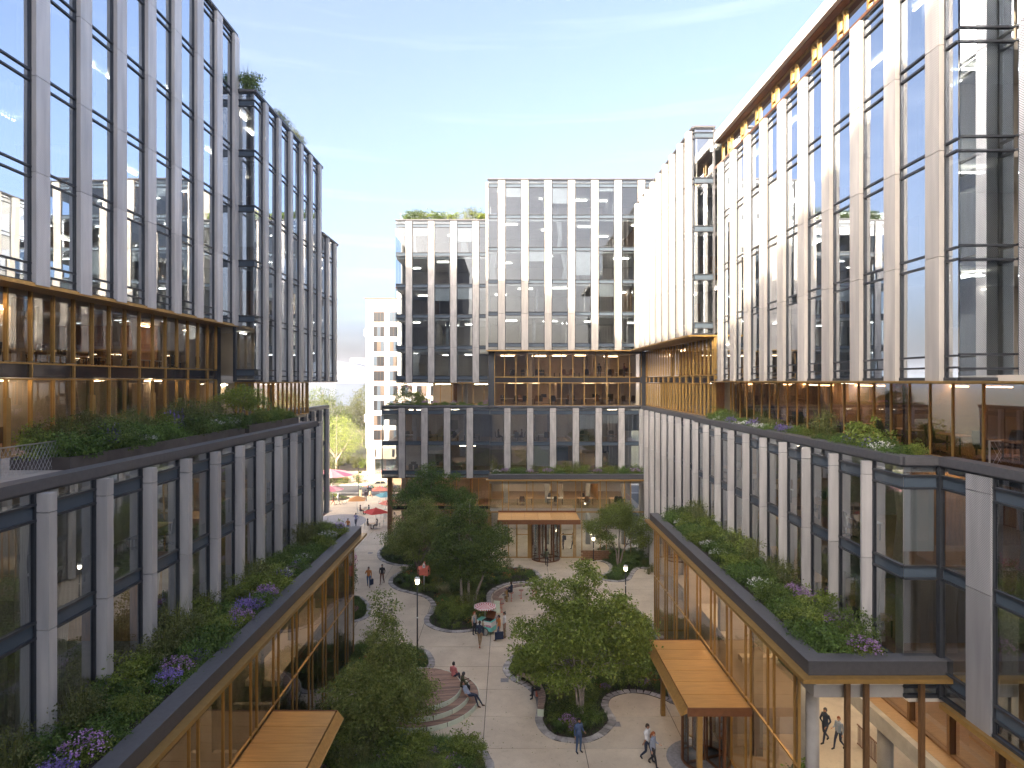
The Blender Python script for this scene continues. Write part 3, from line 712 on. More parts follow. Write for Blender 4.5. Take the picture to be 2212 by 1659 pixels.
bx('back_wall', CB, 'wall_cream', -2.0, 14.7, 80, 80.2, 0, 8.2)
bx('partition', CB, 'wall_cream', 6.2, 6.35, 73, 80, 4.82, 7.85); bx('partition', CB, 'wall_wood', 10.4, 10.55, 74, 80, 4.82, 7.85)
for x in (-.5, 4.2, 8.9, 13): bx('column', CB, 'concrete', x, x+.5, 72.4, 72.9, .03, 7.85)
for x in np.arange(-1.2, 14, 2.3):
    bx('ceiling_light', CB, 'light_warm', x, x+1.4, 70.8, 70.9, 7.7, 7.75); bx('ceiling_light', CB, 'light_warm', x, x+1.4, 75.5, 75.6, 7.7, 7.75)
    bx('ceiling_light', CB, 'light_white', x, x+1.4, 71.2, 71.32, 4.30, 4.35); bx('ceiling_light', CB, 'light_white', x, x+1.4, 75.8, 75.92, 4.30, 4.35)
# entrance canopy
n = 6
for k in range(n):
    st = (7.17+1.06)/n; bx('canopy_panel', CB, 'gold_panel', -1.06+k*st+.012, -1.06+(k+1)*st-.012, 63.15, 66.85, 4.76, 4.86)
bx('canopy_tray', CB, 'copper_dark', -1.05, 7.16, 63.13, 66.9, 4.5, 4.755)
bx('canopy_fascia', CB, 'copper_dark', -1.1, 7.21, 63.02, 63.12, 4.44, 4.88)
bx('canopy_upstand', CB, 'copper_dark', -1.06, 7.17, 66.87, 66.97, 4.86, 5.02)
revolving_door('large bronze revolving door at the courtyard entrance under the wide canopy', 3.95, 66.6, 1.45, 4.4, R(90))
bx('core', CB, 'wall_grey', -2.2, 15.6, 77.2, 90, 16, base+21.4)
bx('core', CB, 'wall_grey', -9, -2.3, 80.2, 90, 0, base+17.8)
bx('core', CB, 'wall_grey', -2.2, 15.6, 80.3, 90, 0, 16)
bx('upper_roof', CB, 'roof_grey', -2.2, 15.6, 68, 90, base+21.42, base+21.6)
bx('upper_roof', CB, 'roof_grey', -12.6, -2.3, 71.1, 90, base+17.82, base+18.0)
for x in np.arange(-12.3, -2.6, 1.6): pane('roof_balustrade', CB, 'glass_rail', FY(71.9), x, x+1.58, 0, base+18.1, base+19.1)

# ------------------------------------------------------------------ the sunlit building with the gold clerestory
RB = thing('office_building', 'office building with pale piers and gold clerestory above a planted terrace', 'building', (20, 40, 0))
# far upper block
fr = FN(13.6)
lr = [base+v for v in (4.07, 7.61, 11.16, 14.69, 18.0)]
facade(RB, fr, 46.35, 67.85, base+3.45, base+18.5, lr, fseq(46.6, 2.36, 0, 10), .62, .42, 'glass_upper', 'pier_pale', sp=.2, coping=.15)
facade(RB, FY(46.3), 13.65, 15.1, base+3.45, base+18.5, lr, [], .3, .3, 'glass_lower', 'fin_metal', sp=.2, coping=.15)
bx('corner_mullion', RB, 'charcoal', 15.0, 15.12, 46.2, 46.32, base+3.4, base+18.5)
rooms(RB, fr, 46.4, 67.8, [base+3.85, base+7.4, base+10.95, base+14.5], base+18.3, 8, 'wall_cream', 'carpet', 2.6, 'light_white', 6, curt=.2)
bx('upper_roof', RB, 'roof_grey', 13.7, 30, 46.4, 67.85, base+18.32, base+18.5)
bx('soffit', RB, 'gold', 13.15, 15.3, 46.25, 67.9, base+3.26, base+3.38)
fr = FN(15.2)
gold_wall(RB, fr, 46.4, 69.4, [(16.05, 18.54, 0), (18.56, 19.18, 1), (19.2, 21.98, 0)], fseq(46.9, 1.0, 0, 23))
rooms(RB, fr, 46.4, 69.4, [16.03, 18.95], 22.0, 7, 'wood_brown', 'wood_floor', 1.5, 'light_warm', 6)
# near upper block
fr = FN(15.2)
ln = [base+v for v in (.66, 4.33, 8.0, 11.68, 14.85)]
facade(RB, fr, 21.35, 46.2, base+.06, base+15.45, ln, fseq(21.95, 2.5, 0, 10), .74, .24, 'glass_upper', 'perforated_sunlit', sp=.2, coping=0)
facade(RB, FY(21.3), 15.2, 17.05, base+.06, base+15.45, ln, [], .3, .3, 'glass_upper', 'fin_metal', sp=.24, coping=0)
facade(RB, FN(17.1), 4.0, 21.2, base+.06, base+15.45, ln, fseq(20.1, -2.5, 0, 7)[::-1], .5, .45, 'glass_upper', 'mesh_panel', sp=.24, coping=0)
rooms(RB, fr, 21.4, 46.2, [base+.3, base+4.2, base+7.9, base+11.55], base+15.3, 8, 'wall_cream', 'carpet', 2.8, 'light_white', 6, curt=.45)
for z in (base+.66, base+4.33, base+8.0, base+11.68): bx('ceiling_light', RB, 'light_white', 15.7, 16.9, 22.4, 22.5, z+3.05, z+3.1)
fb(fr, 'coping', RB, 'copper_dark', 21.2, 46.2, -.5, .12, base+15.47, base+15.60)
fr = FN(15.75)
gold_wall(RB, fr, 21.2, 46.3, [(base+15.62, base+17.35, 0)], sorted(fseq(22.0, 2.5, 0, 10)+fseq(22.55, 2.5, 0, 10)), gm='glass_upper', mw=.11, md=.10)
for y in fseq(22.0, 2.5, 0, 10): fb(fr, 'rail', RB, 'gold', y, y+.55, 0, .08, base+16.47, base+16.53)
bx('clerestory_room', RB, 'wall_cream', 17.5, 24, 4, 46.2, base+15.3, base+17.3)
bx('roof_edge', RB, 'copper_dark', 15.3, 24, 4, 46.3, base+17.39, base+17.45)
bx('roof_fascia', RB, 'white_wall', 15.05, 24.2, 4, 46.4, base+17.455, base+18.1)
bx('core', RB, 'wall_grey', 23.4, 30, 4, 67.8, 7.4, base+15.3)
bx('core', RB, 'wall_grey', 22.4, 30, 46.4, 67.8, base+15.3, base+18.2)
bx('soffit', RB, 'gold', 14.75, 17.2, 4, 46.2, base-.06, base+.0)
# gold storey behind the terrace
fr = FN(16.3)
gold_wall(RB, fr, 10, 46.3, [(15.86, 18.68, 0)], [m_ for m_ in fseq(24.4, 1.25, -1, 18)]+[21.66, 18.8, 16, 13.2], mw=.055, md=.05)
rooms(RB, fr, 10, 46.3, [15.84], 18.95, 7, 'wall_cream', 'wood_floor', 1.0, 'light_warm', 7)
bx('terrace_floor', RB, 'terrace_paver', 14.3, 16.3, 22.7, 48, 15.76, 15.80)
bx('terrace_floor', RB, 'terrace_paver', 15.6, 23, 4, 22.7, 15.76, 15.80)
# lower storeys
fr = FN(14.2)
facade(RB, fr, 22.72, 48.0, 8.6, 15.72, [11.88, 15.12], fseq(24.56, 2.5, 0, 10), .12, .45, 'glass_lower', 'fin_metal', coping=.30)
facade(RB, FY(22.7), 14.2, 15.42, 7.45, 15.72, [8.0, 11.88, 15.12], [], .3, .3, 'glass_lower', 'fin_metal', coping=.30)
bx('corner_mullion', RB, 'frame_dark', 15.38, 15.56, 22.52, 22.72, 7.4, 15.7)
rooms(RB, fr, 22.8, 48.0, [8.2, 12.0], 15.75, 8, 'wall_grey', 'wood_floor', 2.4, 'light_warm', 6, curt=.5)
fr = FN(15.5)
facade(RB, fr, 4.0, 22.6, 7.45, 15.72, [8.2, 11.88, 15.12], [20.15, 16.4, 12.6, 8.8], 1.1, .12, 'glass_lower', 'mesh_panel', coping=.30)
rooms(RB, fr, 4.0, 22.5, [8.0, 12.0], 15.75, 8, 'wall_grey', 'wood_floor', 2.4, 'light_warm', 5, curt=.5)
bx('soffit', RB, 'slab_white', 14.4, 24, 22.75, 48, 7.2, 7.4); bx('soffit', RB, 'slab_white', 15.76, 24, 4, 22.7, 7.2, 7.4)
bx('soffit_edge', RB, 'gold', 15.2, 15.75, 4, 22.3, 7.22, 7.40)
fr = FN(14.7)
facade(RB, fr, 48.05, 69.2, .3, 15.72, [4.2, 8.2, 11.88, 15.12], fseq(48.5, 2.5, 0, 9), .5, .45, 'glass_lower', 'fin_metal', coping=.30)
rooms(RB, fr, 48.1, 69.2, [.05, 4.2, 8.2, 12.0], 15.75, 6, 'wall_grey', 'wood_floor', 3, 'light_warm', 6)
facade(RB, FY(48.0), 14.2, 14.75, 8.6, 15.72, [11.88], [], .3, .3, 'glass_lower', 'fin_metal', coping=0)
bx('core', RB, 'wall_grey', 22.3, 30, 48, 69, 0, 7.4)
# ground-floor passage: beams, columns, posts, raised glazed floor
bx('edge_beam', RB, 'concrete', 11.25, 15.9, 22.75, 23.2, 7.36, 7.80)
bx('edge_beam', RB, 'concrete', 11.0, 11.248, 22.75, 25.8, 7.36, 7.80)
def column(x, y, r, h): 
    b_ = MB(); b_.lathe([(r, .02), (r, h)], 'concrete', 24); o = b_.build('column', RB, True); L = RB.location; o.location = (x-L.x, y-L.y, 0)
column(11.55, 24.0, .24, 7.36); column(17.3, 29.0, .33, 3.2); column(17.3, 23.0, .33, 3.2); column(20.5, 40, .33, 7.2)
for x in (12.03, 12.70, 14.67): bx('slender_post', RB, 'bronze_post', x-.08, x+.08, 22.35, 22.51, .02, 8.2)
bx('raised_floor', RB, 'concrete', 16.5, 24, 4, 31, 3.2, 3.9)
bx('raised_floor_finish', RB, 'wood_floor', 16.8, 24, 4, 30.8, 3.902, 3.912)
gold_wall(RB, FN(17.6), 4, 31, [(3.95, 7.15, 0)], fseq(5, 2.5, 0, 11), frame='bronze_post', mw=.16, md=.2)
for y_ in (24, 27.5, 31, 34.5, 38, 42):
    for x_ in (13.2, 15.6, 19.5): bx('ceiling_light', RB, 'light_warm', x_, x_+.12, y_, y_+2.0, 7.12, 7.18)  # fill strips added to brighten the passage, no fittings seen there
bx('passage_floor', RB, 'plaza_concrete', 14.3, 40, 4, 48, -.03, .015)
bx('far_wall', RB, 'wall_cream', 23.8, 24, 4, 31, 3.9, 7.2)
# balustrades in the passage
def baluster_rail(label, x, y0, y1, z0=.02, h=1.05):
    p = thing('railing', label, 'railing', (x, (y0+y1)/2, z0))
    bx('handrail', p, 'copper_dark', x-.03, x+.03, y0, y1, z0+h-.04, z0+h)
    bx('bottom_rail', p, 'copper_dark', x-.02, x+.02, y0, y1, z0+.04, z0+.07)
    y = y0+.02
    while y < y1: bx('baluster', p, 'copper_dark', x-.012, x+.012, y, y+.025, z0+.07, z0+h-.04); y += .12
baluster_rail('rust coloured baluster railing in the passage behind the walking pair', 18.0, 29.6, 32.6)
baluster_rail('rust coloured baluster railing beside the round column under the raised floor', 18.6, 24.5, 28.2)
# mesh balustrade at the terrace end
mr2 = thing('mesh_balustrade', 'thin steel balustrade with cable mesh in front of the terrace desks', 'railing', (16.1, 20.9, 15.8))
bx('handrail', mr2, 'steel', 15.9, 18.2, 20.88, 20.92, 16.75, 16.78)
for x in (15.92, 17.0, 18.18): bx('post', mr2, 'steel', x-.02, x+.02, 20.88, 20.92, 15.8, 16.75)
b_ = MB()
for k in range(-5, 16):
    for sg in (1, -1):
        xa, xb = 15.92+k*.15, 15.92+k*.15+.5; za, zc = (15.83, 16.74) if sg > 0 else (16.74, 15.83)
        if xa < 15.9 or xb > 18.2: continue
        b_.tube([(xa, 20.9, za), (xb, 20.9, zc)], .004, 'steel', 3, False)
o = b_.build('cable_mesh', mr2, loc=-mr2.location)

# ------------------------------------------------------------------ far white apartment building
WB = thing('apartment_building', 'white apartment tower with a tan stone base beyond the street', 'building', (-20, 132, 0))
x0, x1, Yw = -28.4, -8.0, 126.0
bx('wall', WB, 'white_wall', x0, x1, Yw, Yw+16, 5.4, 35.1); bx('roof_edge', WB, 'copper_dark', x0-.25, x1+.2, Yw-.25, Yw+16, 35.1, 35.22)
bx('upper_wall', WB, 'white_wall', -22.6, x1, Yw+2, Yw+15, 35.22, 37.5); bx('roof_edge', WB, 'copper_dark', -22.9, x1, Yw+1.8, Yw+15.2, 37.5, 37.6)
bx('stone_base', WB, 'stone_tan', x0+.15, x1, Yw+.1, Yw+15.8, .05, 5.4)
for r_ in range(9):
    zc = 6.95+r_*2.945
    for k, (wx, ww) in enumerate(((-26.9, 2.2), (-23.75, 1.7), (-21.3, 2.1), (-18.3, 2.0), (-15.5, 2.0), (-12.6, 2.0))):
        bx('window_frame', WB, 'copper_dark', wx, wx+ww, Yw-.03, Yw+.02, zc, zc+2.05)
        n = 3 if ww > 2.05 else 2; pwid = (ww-.1)/n
        for q in range(n): bx('window_pane', WB, random.choice(('screen_dark', 'screen_dark', 'wall_dark', 'spandrel_glass')), wx+.06+q*pwid, wx+.03+(q+1)*pwid, Yw-.05, Yw-.032, zc+.06, zc+1.99)
for z in (10.4, 19.2, 27.9): bx('balcony', WB, 'white_wall', x0-1.0, x0-.02, Yw+3, Yw+6, z, z+1.5)
bx('shopfront', WB, 'glass_lower', -26.6, -22.3, Yw+.04, Yw+.09, .2, 3.2); bx('shopfront_frame', WB, 'copper_dark', -24.6, -24.5, Yw, Yw+.08, .2, 3.2)
bx('slot_window', WB, 'screen_dark', -26.6, -26.4, Yw+.05, Yw+.09, 3.6, 5.1); bx('slot_window', WB, 'screen_dark', -23.2, -22.7, Yw+.05, Yw+.09, 3.6, 5.1)

# far city beyond the trees, haze tint put into its colours
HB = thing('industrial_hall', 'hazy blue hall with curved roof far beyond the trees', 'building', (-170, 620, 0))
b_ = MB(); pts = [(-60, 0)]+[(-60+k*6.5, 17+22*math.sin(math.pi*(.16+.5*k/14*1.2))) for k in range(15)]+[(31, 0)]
b_.prism(pts, 0, 60, 'haze_blue', M=Matrix(((1, 0, 0, 0), (0, 0, 1, 0), (0, 1, 0, 0), (0, 0, 0, 1)))); b_.build('hall_wall', HB)
for k in range(6): bx('loading_door', HB, 'haze_dark', -226+k*14, -218+k*14, 619.6, 620, 2, 12)
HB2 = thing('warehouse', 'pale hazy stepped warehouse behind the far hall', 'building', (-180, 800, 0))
bx('wall', HB2, 'haze_pale', -260, -60, 800, 860, 0, 38); bx('tower', HB2, 'haze_pale', -200, -176, 798, 850, 38, 48); bx('tower', HB2, 'haze_pale', -176, -140, 799, 850, 38, 43)
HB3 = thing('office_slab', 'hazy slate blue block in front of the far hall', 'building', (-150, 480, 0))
bx('wall', HB3, 'haze_dark', -131, -108, 480, 500, 0, 17); bx('roof_edge', HB3, 'haze_pale', -132, -107, 479, 501, 17, 17.6)
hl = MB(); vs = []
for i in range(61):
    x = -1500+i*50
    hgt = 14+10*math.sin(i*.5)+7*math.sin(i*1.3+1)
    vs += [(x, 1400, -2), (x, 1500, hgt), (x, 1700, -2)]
hl.add(vs, [f for i in range(60) for f in ((3*i, 3*i+3, 3*i+4, 3*i+1), (3*i+1, 3*i+4, 3*i+5, 3*i+2))], 'haze_dark')
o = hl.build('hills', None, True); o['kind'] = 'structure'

# buildings behind the camera: they shade the near piers and stand in the window reflections
SB = thing('office_block', 'unseen tall grey office block opposite the entrance, shading the near piers', 'building', (-28, -30, 0))
bx('wall', SB, 'pier_pale', -36, -11, -40, -14, 0, 49.0); bx('coping', SB, 'charcoal', -36.2, -10.8, -40.2, -13.8, 49.0, 49.3)
bx('low_sky_blocker', SB, 'pier_pale', -10.99, 26.5, -62, -38, 0, 27)  # unseen wing added to keep bright low sky out of the entrance-side reflections
for k in range(8):
    for j in range(12): bx('window_pane', SB, 'spandrel_glass', -35+3*k, -33.2+3*k, -13.99, -13.9, 3+3.8*j, 5.6+3.8*j)
AB = thing('apartment_block', 'white apartment block with balconies mirrored in the corner window', 'building', (45, -38, 0))
bx('wall', AB, 'white_wall', 27, 64, -50, -30, 0, 43)
for k in range(6):
    for j in range(12):
        bx('window_pane', AB, 'spandrel_glass', 28.5+6*k, 31.5+6*k, -29.99, -29.9, 2+3.4*j, 4.4+3.4*j)
        if (k+j) % 2: bx('balcony', AB, 'white_wall', 28+6*k, 32+6*k, -29.98, -28.3, 1.3+3.4*j, 2.3+3.4*j)
# ------------------------------------------------------------------ foliage
def leaf_arrays(pts, out, size, up=.45, fold=.25, asp=.55, rnd=.9):
    """one folded diamond (two triangles) per leaf"""
    n = len(pts); nrm = out+rng.normal(0, rnd, (n, 3)); nrm[:, 2] += up
    nrm /= np.linalg.norm(nrm, axis=1, keepdims=True)+1e-9
    t_ = rng.normal(0, 1, (n, 3)); t_ -= nrm*(t_*nrm).sum(1, keepdims=True); t_ /= np.linalg.norm(t_, axis=1, keepdims=True)+1e-9
    s_ = np.cross(nrm, t_); sz = size*rng.uniform(.6, 1.3, (n, 1))
    a = pts-t_*sz*.5; c = pts+t_*sz*.5; b1 = pts+s_*sz*asp*.5+nrm*sz*fold*.4; b2 = pts-s_*sz*asp*.5+nrm*sz*fold*.4
    v = np.stack([a, b1, c, b2], 1).reshape(-1, 3); i = np.arange(n)*4
    f = np.stack([np.stack([i, i+1, i+2], 1), np.stack([i, i+2, i+3], 1)], 1).reshape(-1, 3)
    return v, f
def join(parts):
    """parts: (verts, tris, material) -> one mesh"""
    V = []; Fc = []; I = []; ms = []; off = 0
    for v, f, m_ in parts:
        if m_ not in ms: ms.append(m_)
        V.append(v); Fc.append(f+off); I.append(np.full(len(f), ms.index(m_))); off += len(v)
    return np.concatenate(V), np.concatenate(Fc), ms, np.concatenate(I)
def clusters(lobes, ncl, nleaf, sig, shell=.55):
    """leaf clumps spread through the volume of ellipsoid lobes -> points, outward directions, clump centres"""
    vol = np.array([l[3]*l[4]*l[5] for l in lobes]); pick = rng.choice(len(lobes), ncl, p=vol/vol.sum())
    L = np.array(lobes)[pick]; d = rng.normal(0, 1, (ncl, 3)); d /= np.linalg.norm(d, axis=1, keepdims=True)
    r = (shell**3+(1-shell**3)*rng.random((ncl, 1)))**(1/3)
    r *= 1+.18*np.sin(d[:, :1]*7+L[:, :1]*3)*np.cos(d[:, 1:2]*6+d[:, 2:]*5)
    ce = L[:, :3]+d*r*L[:, 3:6]
    k = rng.poisson(nleaf, ncl); idx = np.repeat(np.arange(ncl), k)
    off = rng.normal(0, 1, (len(idx), 3))*sig*np.array([1, 1, .55]); off[:, 2] -= .25*np.hypot(off[:, 0], off[:, 1])
    return ce[idx]+off, d[idx], ce
def make_tree(name, label, base, stems, lobes, ncl, nleaf, sig, leaf, lmat, bark='bark', trunk_r=.12, shell=.5, twigs=60, group=None):
    T = thing(name, label, 'tree', base, 0, group)
    pts, out, ce = clusters(lobes, ncl, nleaf, sig, shell)
    v, f = leaf_arrays(pts, out*.6, leaf)
    link('crown', mesh_np('crown', v, f, [lmat]), T)
    b_ = MB(); tops = []
    for st in stems:
        n = len(st); rad = [trunk_r*(1-.78*(i/(n-1)))*(1.0 if len(st) > 2 else .8) for i in range(n)]; rad[0] *= 1.35
        sm = []; rs = []
        for i in range(n-1):
            for q in range(3):
                u = q/3; a, c = Vector(st[i]), Vector(st[i+1]); p = a.lerp(c, u)+Vector((random.gauss(0, .02), random.gauss(0, .02), 0))*(i > 0)
                sm.append(p); rs.append(rad[i]+(rad[i+1]-rad[i])*u)
        sm.append(Vector(st[-1])); rs.append(rad[-1]); b_.tube(sm, rs, bark, 7); tops.append((sm, rs))
    b_.build('trunk', T, True)
    b_ = MB()
    for ci in rng.choice(len(ce), min(twigs, len(ce)), replace=False):
        e = Vector(ce[ci]); best = None
        for sm, rs in tops:
            for p, r_ in zip(sm[2:], rs[2:]):
                dd = (p-e).length+max(0, p.z-e.z+.3)*2
                if best is None or dd < best[0]: best = (dd, p, r_)
        p, r_ = best[1], best[2]; mid = p.lerp(e, .5)+Vector((0, 0, .12*(e-p).length))
        b_.tube([p, p.lerp(mid, .5)+Vector((0, 0, .04)), mid, e], [r_*.5, r_*.38, r_*.25, .006], bark, 5)
    b_.build('branch', T, True)
    return T
def hv(x, y, z): return (x, y, z)

# courtyard trees (positions from where their trunks meet the ground)
make_tree('courtyard_tree', 'broad multi-stemmed tree in the bed behind the curved seat, trunk near the blue-jumper man', (3.95, 34.9, .05),
    [[(0, 0, 0), (.05, 0, 1.2), (-.25, 0, 2.6), (-.5, .1, 4.4), (-.4, .1, 6.5)], [(.1, 0, 0), (.2, .1, 1.6), (.9, .2, 3.2), (1.6, .3, 4.8)], [(-.05, 0, .2), (-.2, .1, 1.6), (-.9, -.1, 3.0), (-1.8, -.3, 4.6)], [(.05, .05, .6), (.1, .3, 2.6), (.5, .9, 5.2), (.6, 1, 7.6)]],
    [(-.2, .3, 5.0, 2.0, 2.0, 1.4), (-2.3, -.3, 4.6, 1.6, 1.5, 1.0), (-2.9, -.2, 3.2, 1.1, 1.1, .6), (2.3, .2, 5.0, 1.8, 1.8, 1.2), (.4, .8, 7.5, 1.0, 1.1, 1.1), (-1.9, .6, 7.1, 1.1, 1.1, .7), (3.2, .4, 3.3, 1.3, 1.4, 1.0), (-1.0, -.9, 2.9, 1.5, 1.2, .6), (1.9, -.6, 6.6, 1.2, 1.1, .7), (-.5, 0, 6.2, 1.3, 1.2, .7), (1.3, -.8, 3.4, 1.2, 1.0, .6)],
    680, 54, .23, .16, 'leaf_mid', 'bark_pale', .085, .35, 120)
make_tree('courtyard_tree', 'light green tree with a narrow top beside the round wooden deck', (-6.4, 32.6, .05),
    [[(0, 0, 0), (0, 0, 1.6), (-.05, 0, 4), (0, 0, 7.2)], [(0, 0, .4), (-.5, -.2, 1.8), (-1.5, -.3, 3.2)], [(0, 0, .5), (.6, .1, 1.6), (1.5, 0, 2.6)]],
    [(0, 0, 3.3, 1.7, 1.6, 1.5), (-1.5, -.2, 2.6, 1.5, 1.5, 1.4), (1.4, -.1, 2.6, 1.35, 1.4, 1.3), (0, 0, 5.5, .95, .95, 1.1), (-.1, 0, 7.0, .62, .6, 1.0), (.5, .1, 4.6, .9, .9, .7), (-.7, -.7, 1.6, 1.6, 1.2, .9)],
    760, 50, .21, .13, 'leaf_light', 'bark', .10, .4, 70)
make_tree('courtyard_tree', 'tall dark maple with three pale trunks behind the ice cream cart', (-3.45, 51.7, .05),
    [[(-.3, 0, 0), (-.45, 0, 2.2), (-.6, 0, 5), (-.5, .1, 8.2)], [(.15, 0, 0), (.2, .1, 2.4), (.3, .2, 5.4), (.3, 0, 8.8)], [(.45, 0, 0), (1.0, 0, 1.8), (1.6, .1, 3.4), (2.1, .1, 5.2)]],
    [(0, 0, 5.6, 2.6, 2.3, 1.9), (-1.5, .1, 4.6, 1.7, 1.8, 1.5), (1.9, 0, 4.8, 1.6, 1.7, 1.6), (.3, .1, 7.8, 1.5, 1.4, 1.3), (-1.2, 0, 7.2, 1.3, 1.2, 1.0), (2.6, 0, 6.2, 1.1, 1.0, .9), (.2, -.6, 3.6, 2.2, 1.2, .8)],
    620, 54, .24, .16, 'leaf_dark', 'bark_pale', .13, .35, 60)
make_tree('courtyard_tree', 'feathery light green tree beside the birdhouse post', (-8.6, 60.0, .05),
    [[(0, 0, 0), (.1, 0, 2), (.4, 0, 4.2), (.6, .1, 6.6)], [(0, 0, .8), (-.6, .1, 2.6), (-1.4, 0, 4.6)], [(.05, 0, 1), (1.0, .2, 3), (1.9, .2, 4.6)]],
    [(.2, 0, 5.0, 2.4, 2.2, 1.8), (-1.7, 0, 4.0, 1.7, 1.7, 1.4), (2.2, 0, 4.2, 1.6, 1.6, 1.5), (.5, 0, 6.7, 1.5, 1.4, 1.0), (-.3, -.5, 2.6, 1.5, 1.2, .7)],
    560, 50, .25, .14, 'leaf_light', 'bark', .10, .4, 50)
make_tree('courtyard_tree', 'dark layered maple rising against the lower glazed box of the entrance building', (-8.2, 65.2, .05),
    [[(0, 0, 0), (0, 0, 3), (.2, 0, 6), (.3, 0, 9.6)], [(0, 0, 2), (-1.2, 0, 5), (-2.2, 0, 7.2)], [(0, 0, 2.5), (1.6, 0, 5.5), (3, 0, 7.5)]],
    [(0, 0, 7.6, 2.5, 1.8, 1.4), (-2.2, 0, 6.6, 1.8, 1.5, 1.0), (2.8, 0, 7.0, 2.0, 1.5, 1.0), (.2, 0, 9.3, 1.4, 1.2, .9), (2.6, 0, 8.9, .9, .9, .5), (3.9, 0, 5.6, 1.2, 1.2, .8)],
    520, 50, .23, .15, 'leaf_rich', 'bark', .12, .35, 50)
make_tree('courtyard_tree', 'spreading multi-stem maple in the bed right of the entrance canopy', (11.0, 63.3, .05),
    [[(0, 0, 0), (-.2, 0, 1.6), (-1.0, .1, 3.6), (-1.6, .1, 4.8)], [(0, 0, 0), (.1, 0, 2), (.1, 0, 4.2), (.3, 0, 6.2)], [(.1, 0, 0), (.5, 0, 1.6), (1.3, 0, 3.4), (1.9, .1, 4.6)]],
    [(-.2, 0, 5.2, 1.7, 1.6, 1.2), (-2.2, 0, 4.2, 1.3, 1.3, .7), (1.7, 0, 4.3, 1.5, 1.4, 1.3), (.3, 0, 6.2, 1.2, 1.1, .6), (-1.2, 0, 3.0, 1.0, 1.1, .7), (2.2, 0, 3.0, 1.0, 1.0, .9)],
    520, 50, .21, .135, 'leaf_mid', 'bark', .085, .35, 50)
make_tree('courtyard_tree', 'young tree with large dark leaves at the mouth of the passage', (11.6, 24.9, .05),
    [[(0, 0, 0), (.05, 0, 1.2), (-.1, 0, 2.4), (.1, 0, 3.3)], [(0, 0, .3), (.5, 0, 1.4), (.9, 0, 2.6)]],
    [(0, 0, 2.9, .9, .8, .75), (.8, 0, 2.5, .7, .7, .6), (-.8, 0, 2.4, .6, .6, .5), (0, -.2, 1.7, 1.0, .9, .7)], 170, 22, .16, .16, 'leaf_rich', 'bark', .05, .2, 40)
# trees beyond the street
def far_tree(label, x, y, h, wd, lm, nm='street_tree', grp='trees beyond the street'):
    k = wd/2
    make_tree(nm, label, (x, y, .05), [[(0, 0, 0), (.1, 0, h*.3), (0, .1, h*.6), (.1, 0, h*.92)], [(0, 0, h*.15), (k*.4, 0, h*.4), (k*.7, 0, h*.62)], [(0, 0, h*.2), (-k*.4, 0, h*.45), (-k*.75, 0, h*.6)]],
        [(0, 0, h*.62, k, k, h*.3), (-k*.6, 0, h*.5, k*.6, k*.6, h*.22), (k*.6, .2, h*.48, k*.6, k*.6, h*.2), (.1, 0, h*.86, k*.55, k*.55, h*.14), (k*.3, 0, h*.34, k*.5, k*.6, h*.1)],
        420, 26, k*.11, .10*h/5.5*.9, lm, 'bark_pale', .012*h+.05, .45, 40, grp)
far_tree('sunlit tree with visible pale trunk behind the pink parasols', -36.2, 133, 12.5, 10, 'leaf_light')
far_tree('tall airy sunlit tree next to the white apartment tower', -36.5, 168, 19, 11, 'leaf_sunny')
far_tree('dense green tree between the far wing and the white tower', -47, 160, 18, 13, 'leaf_mid')
far_tree('broad dark green tree standing behind the others near the hazy hall', -42, 182, 15, 14, 'leaf_olive')
far_tree('tall tree showing just past the corner of the terraced building', -52, 150, 17.5, 11, 'leaf_sunny')
far_tree('low spreading tree at the foot of the white tower', -31.5, 150, 9, 8, 'leaf_olive')
far_tree('rounded hedge tree at the back of the street bed', -40, 145, 8, 10, 'leaf_sunny')
far_tree('small street tree with thin dark branches beside the big pink parasol', -29.3, 103.2, 5.2, 4, 'leaf_olive')

# ---- shrub kinds (each kind one mesh, copied)
SH = {}
def shrub_kind(key, parts):
    v, f, ms, I = join(parts); SH[key] = mesh_np('shrub_'+key, v, f, ms, I)
def blob(n, r, h, leaf, m_, ncl=60, sig=.09, up=.5):
    pts, out, ce = clusters([(0, 0, h*.45, r, r, h*.5), (r*.45, r*.2, h*.4, r*.6, r*.6, h*.38), (-r*.4, -r*.3, h*.5, r*.6, r*.6, h*.42)], ncl, n/ncl, sig, .3)
    pts[:, 2] = np.abs(pts[:, 2]); v, f = leaf_arrays(pts, out*.7, leaf, up); return v, f, m_
def flowers(n, r, h, size, m_):
    a = rng.uniform(0, 6.28, n); rr = r*np.sqrt(rng.random(n))*1.05
    z = h*(.55+.5*np.sqrt(np.maximum(0, 1-(rr/(r*1.15))**2)))*rng.uniform(.8, 1.08, n)
    c = np.stack([rr*np.cos(a), rr*np.sin(a), z], 1); idx = np.repeat(np.arange(n), 5)
    pts = c[idx]+rng.normal(0, size*.55, (len(idx), 3)); v, f = leaf_arrays(pts, np.zeros_like(pts), size, 1.2, asp=.8, rnd=.6); return v, f, m_
def spikes(n, r, h0, h1, size, m_, per=26):
    a = rng.uniform(0, 6.28, n); rr = r*np.sqrt(rng.random(n)); hh = rng.uniform(h0, h1, n); P_ = []
    for i in range(n):
        z = np.linspace(h0*.5, hh[i], per); tp = 1-.75*np.linspace(0, 1, per)
        P_.append(np.stack([rr[i]*math.cos(a[i])+rng.normal(0, .035, per)*tp, rr[i]*math.sin(a[i])+rng.normal(0, .035, per)*tp, z], 1))
    pts = np.concatenate(P_); v, f = leaf_arrays(pts, np.zeros_like(pts), size, .4, asp=.9, rnd=1); return v, f, m_
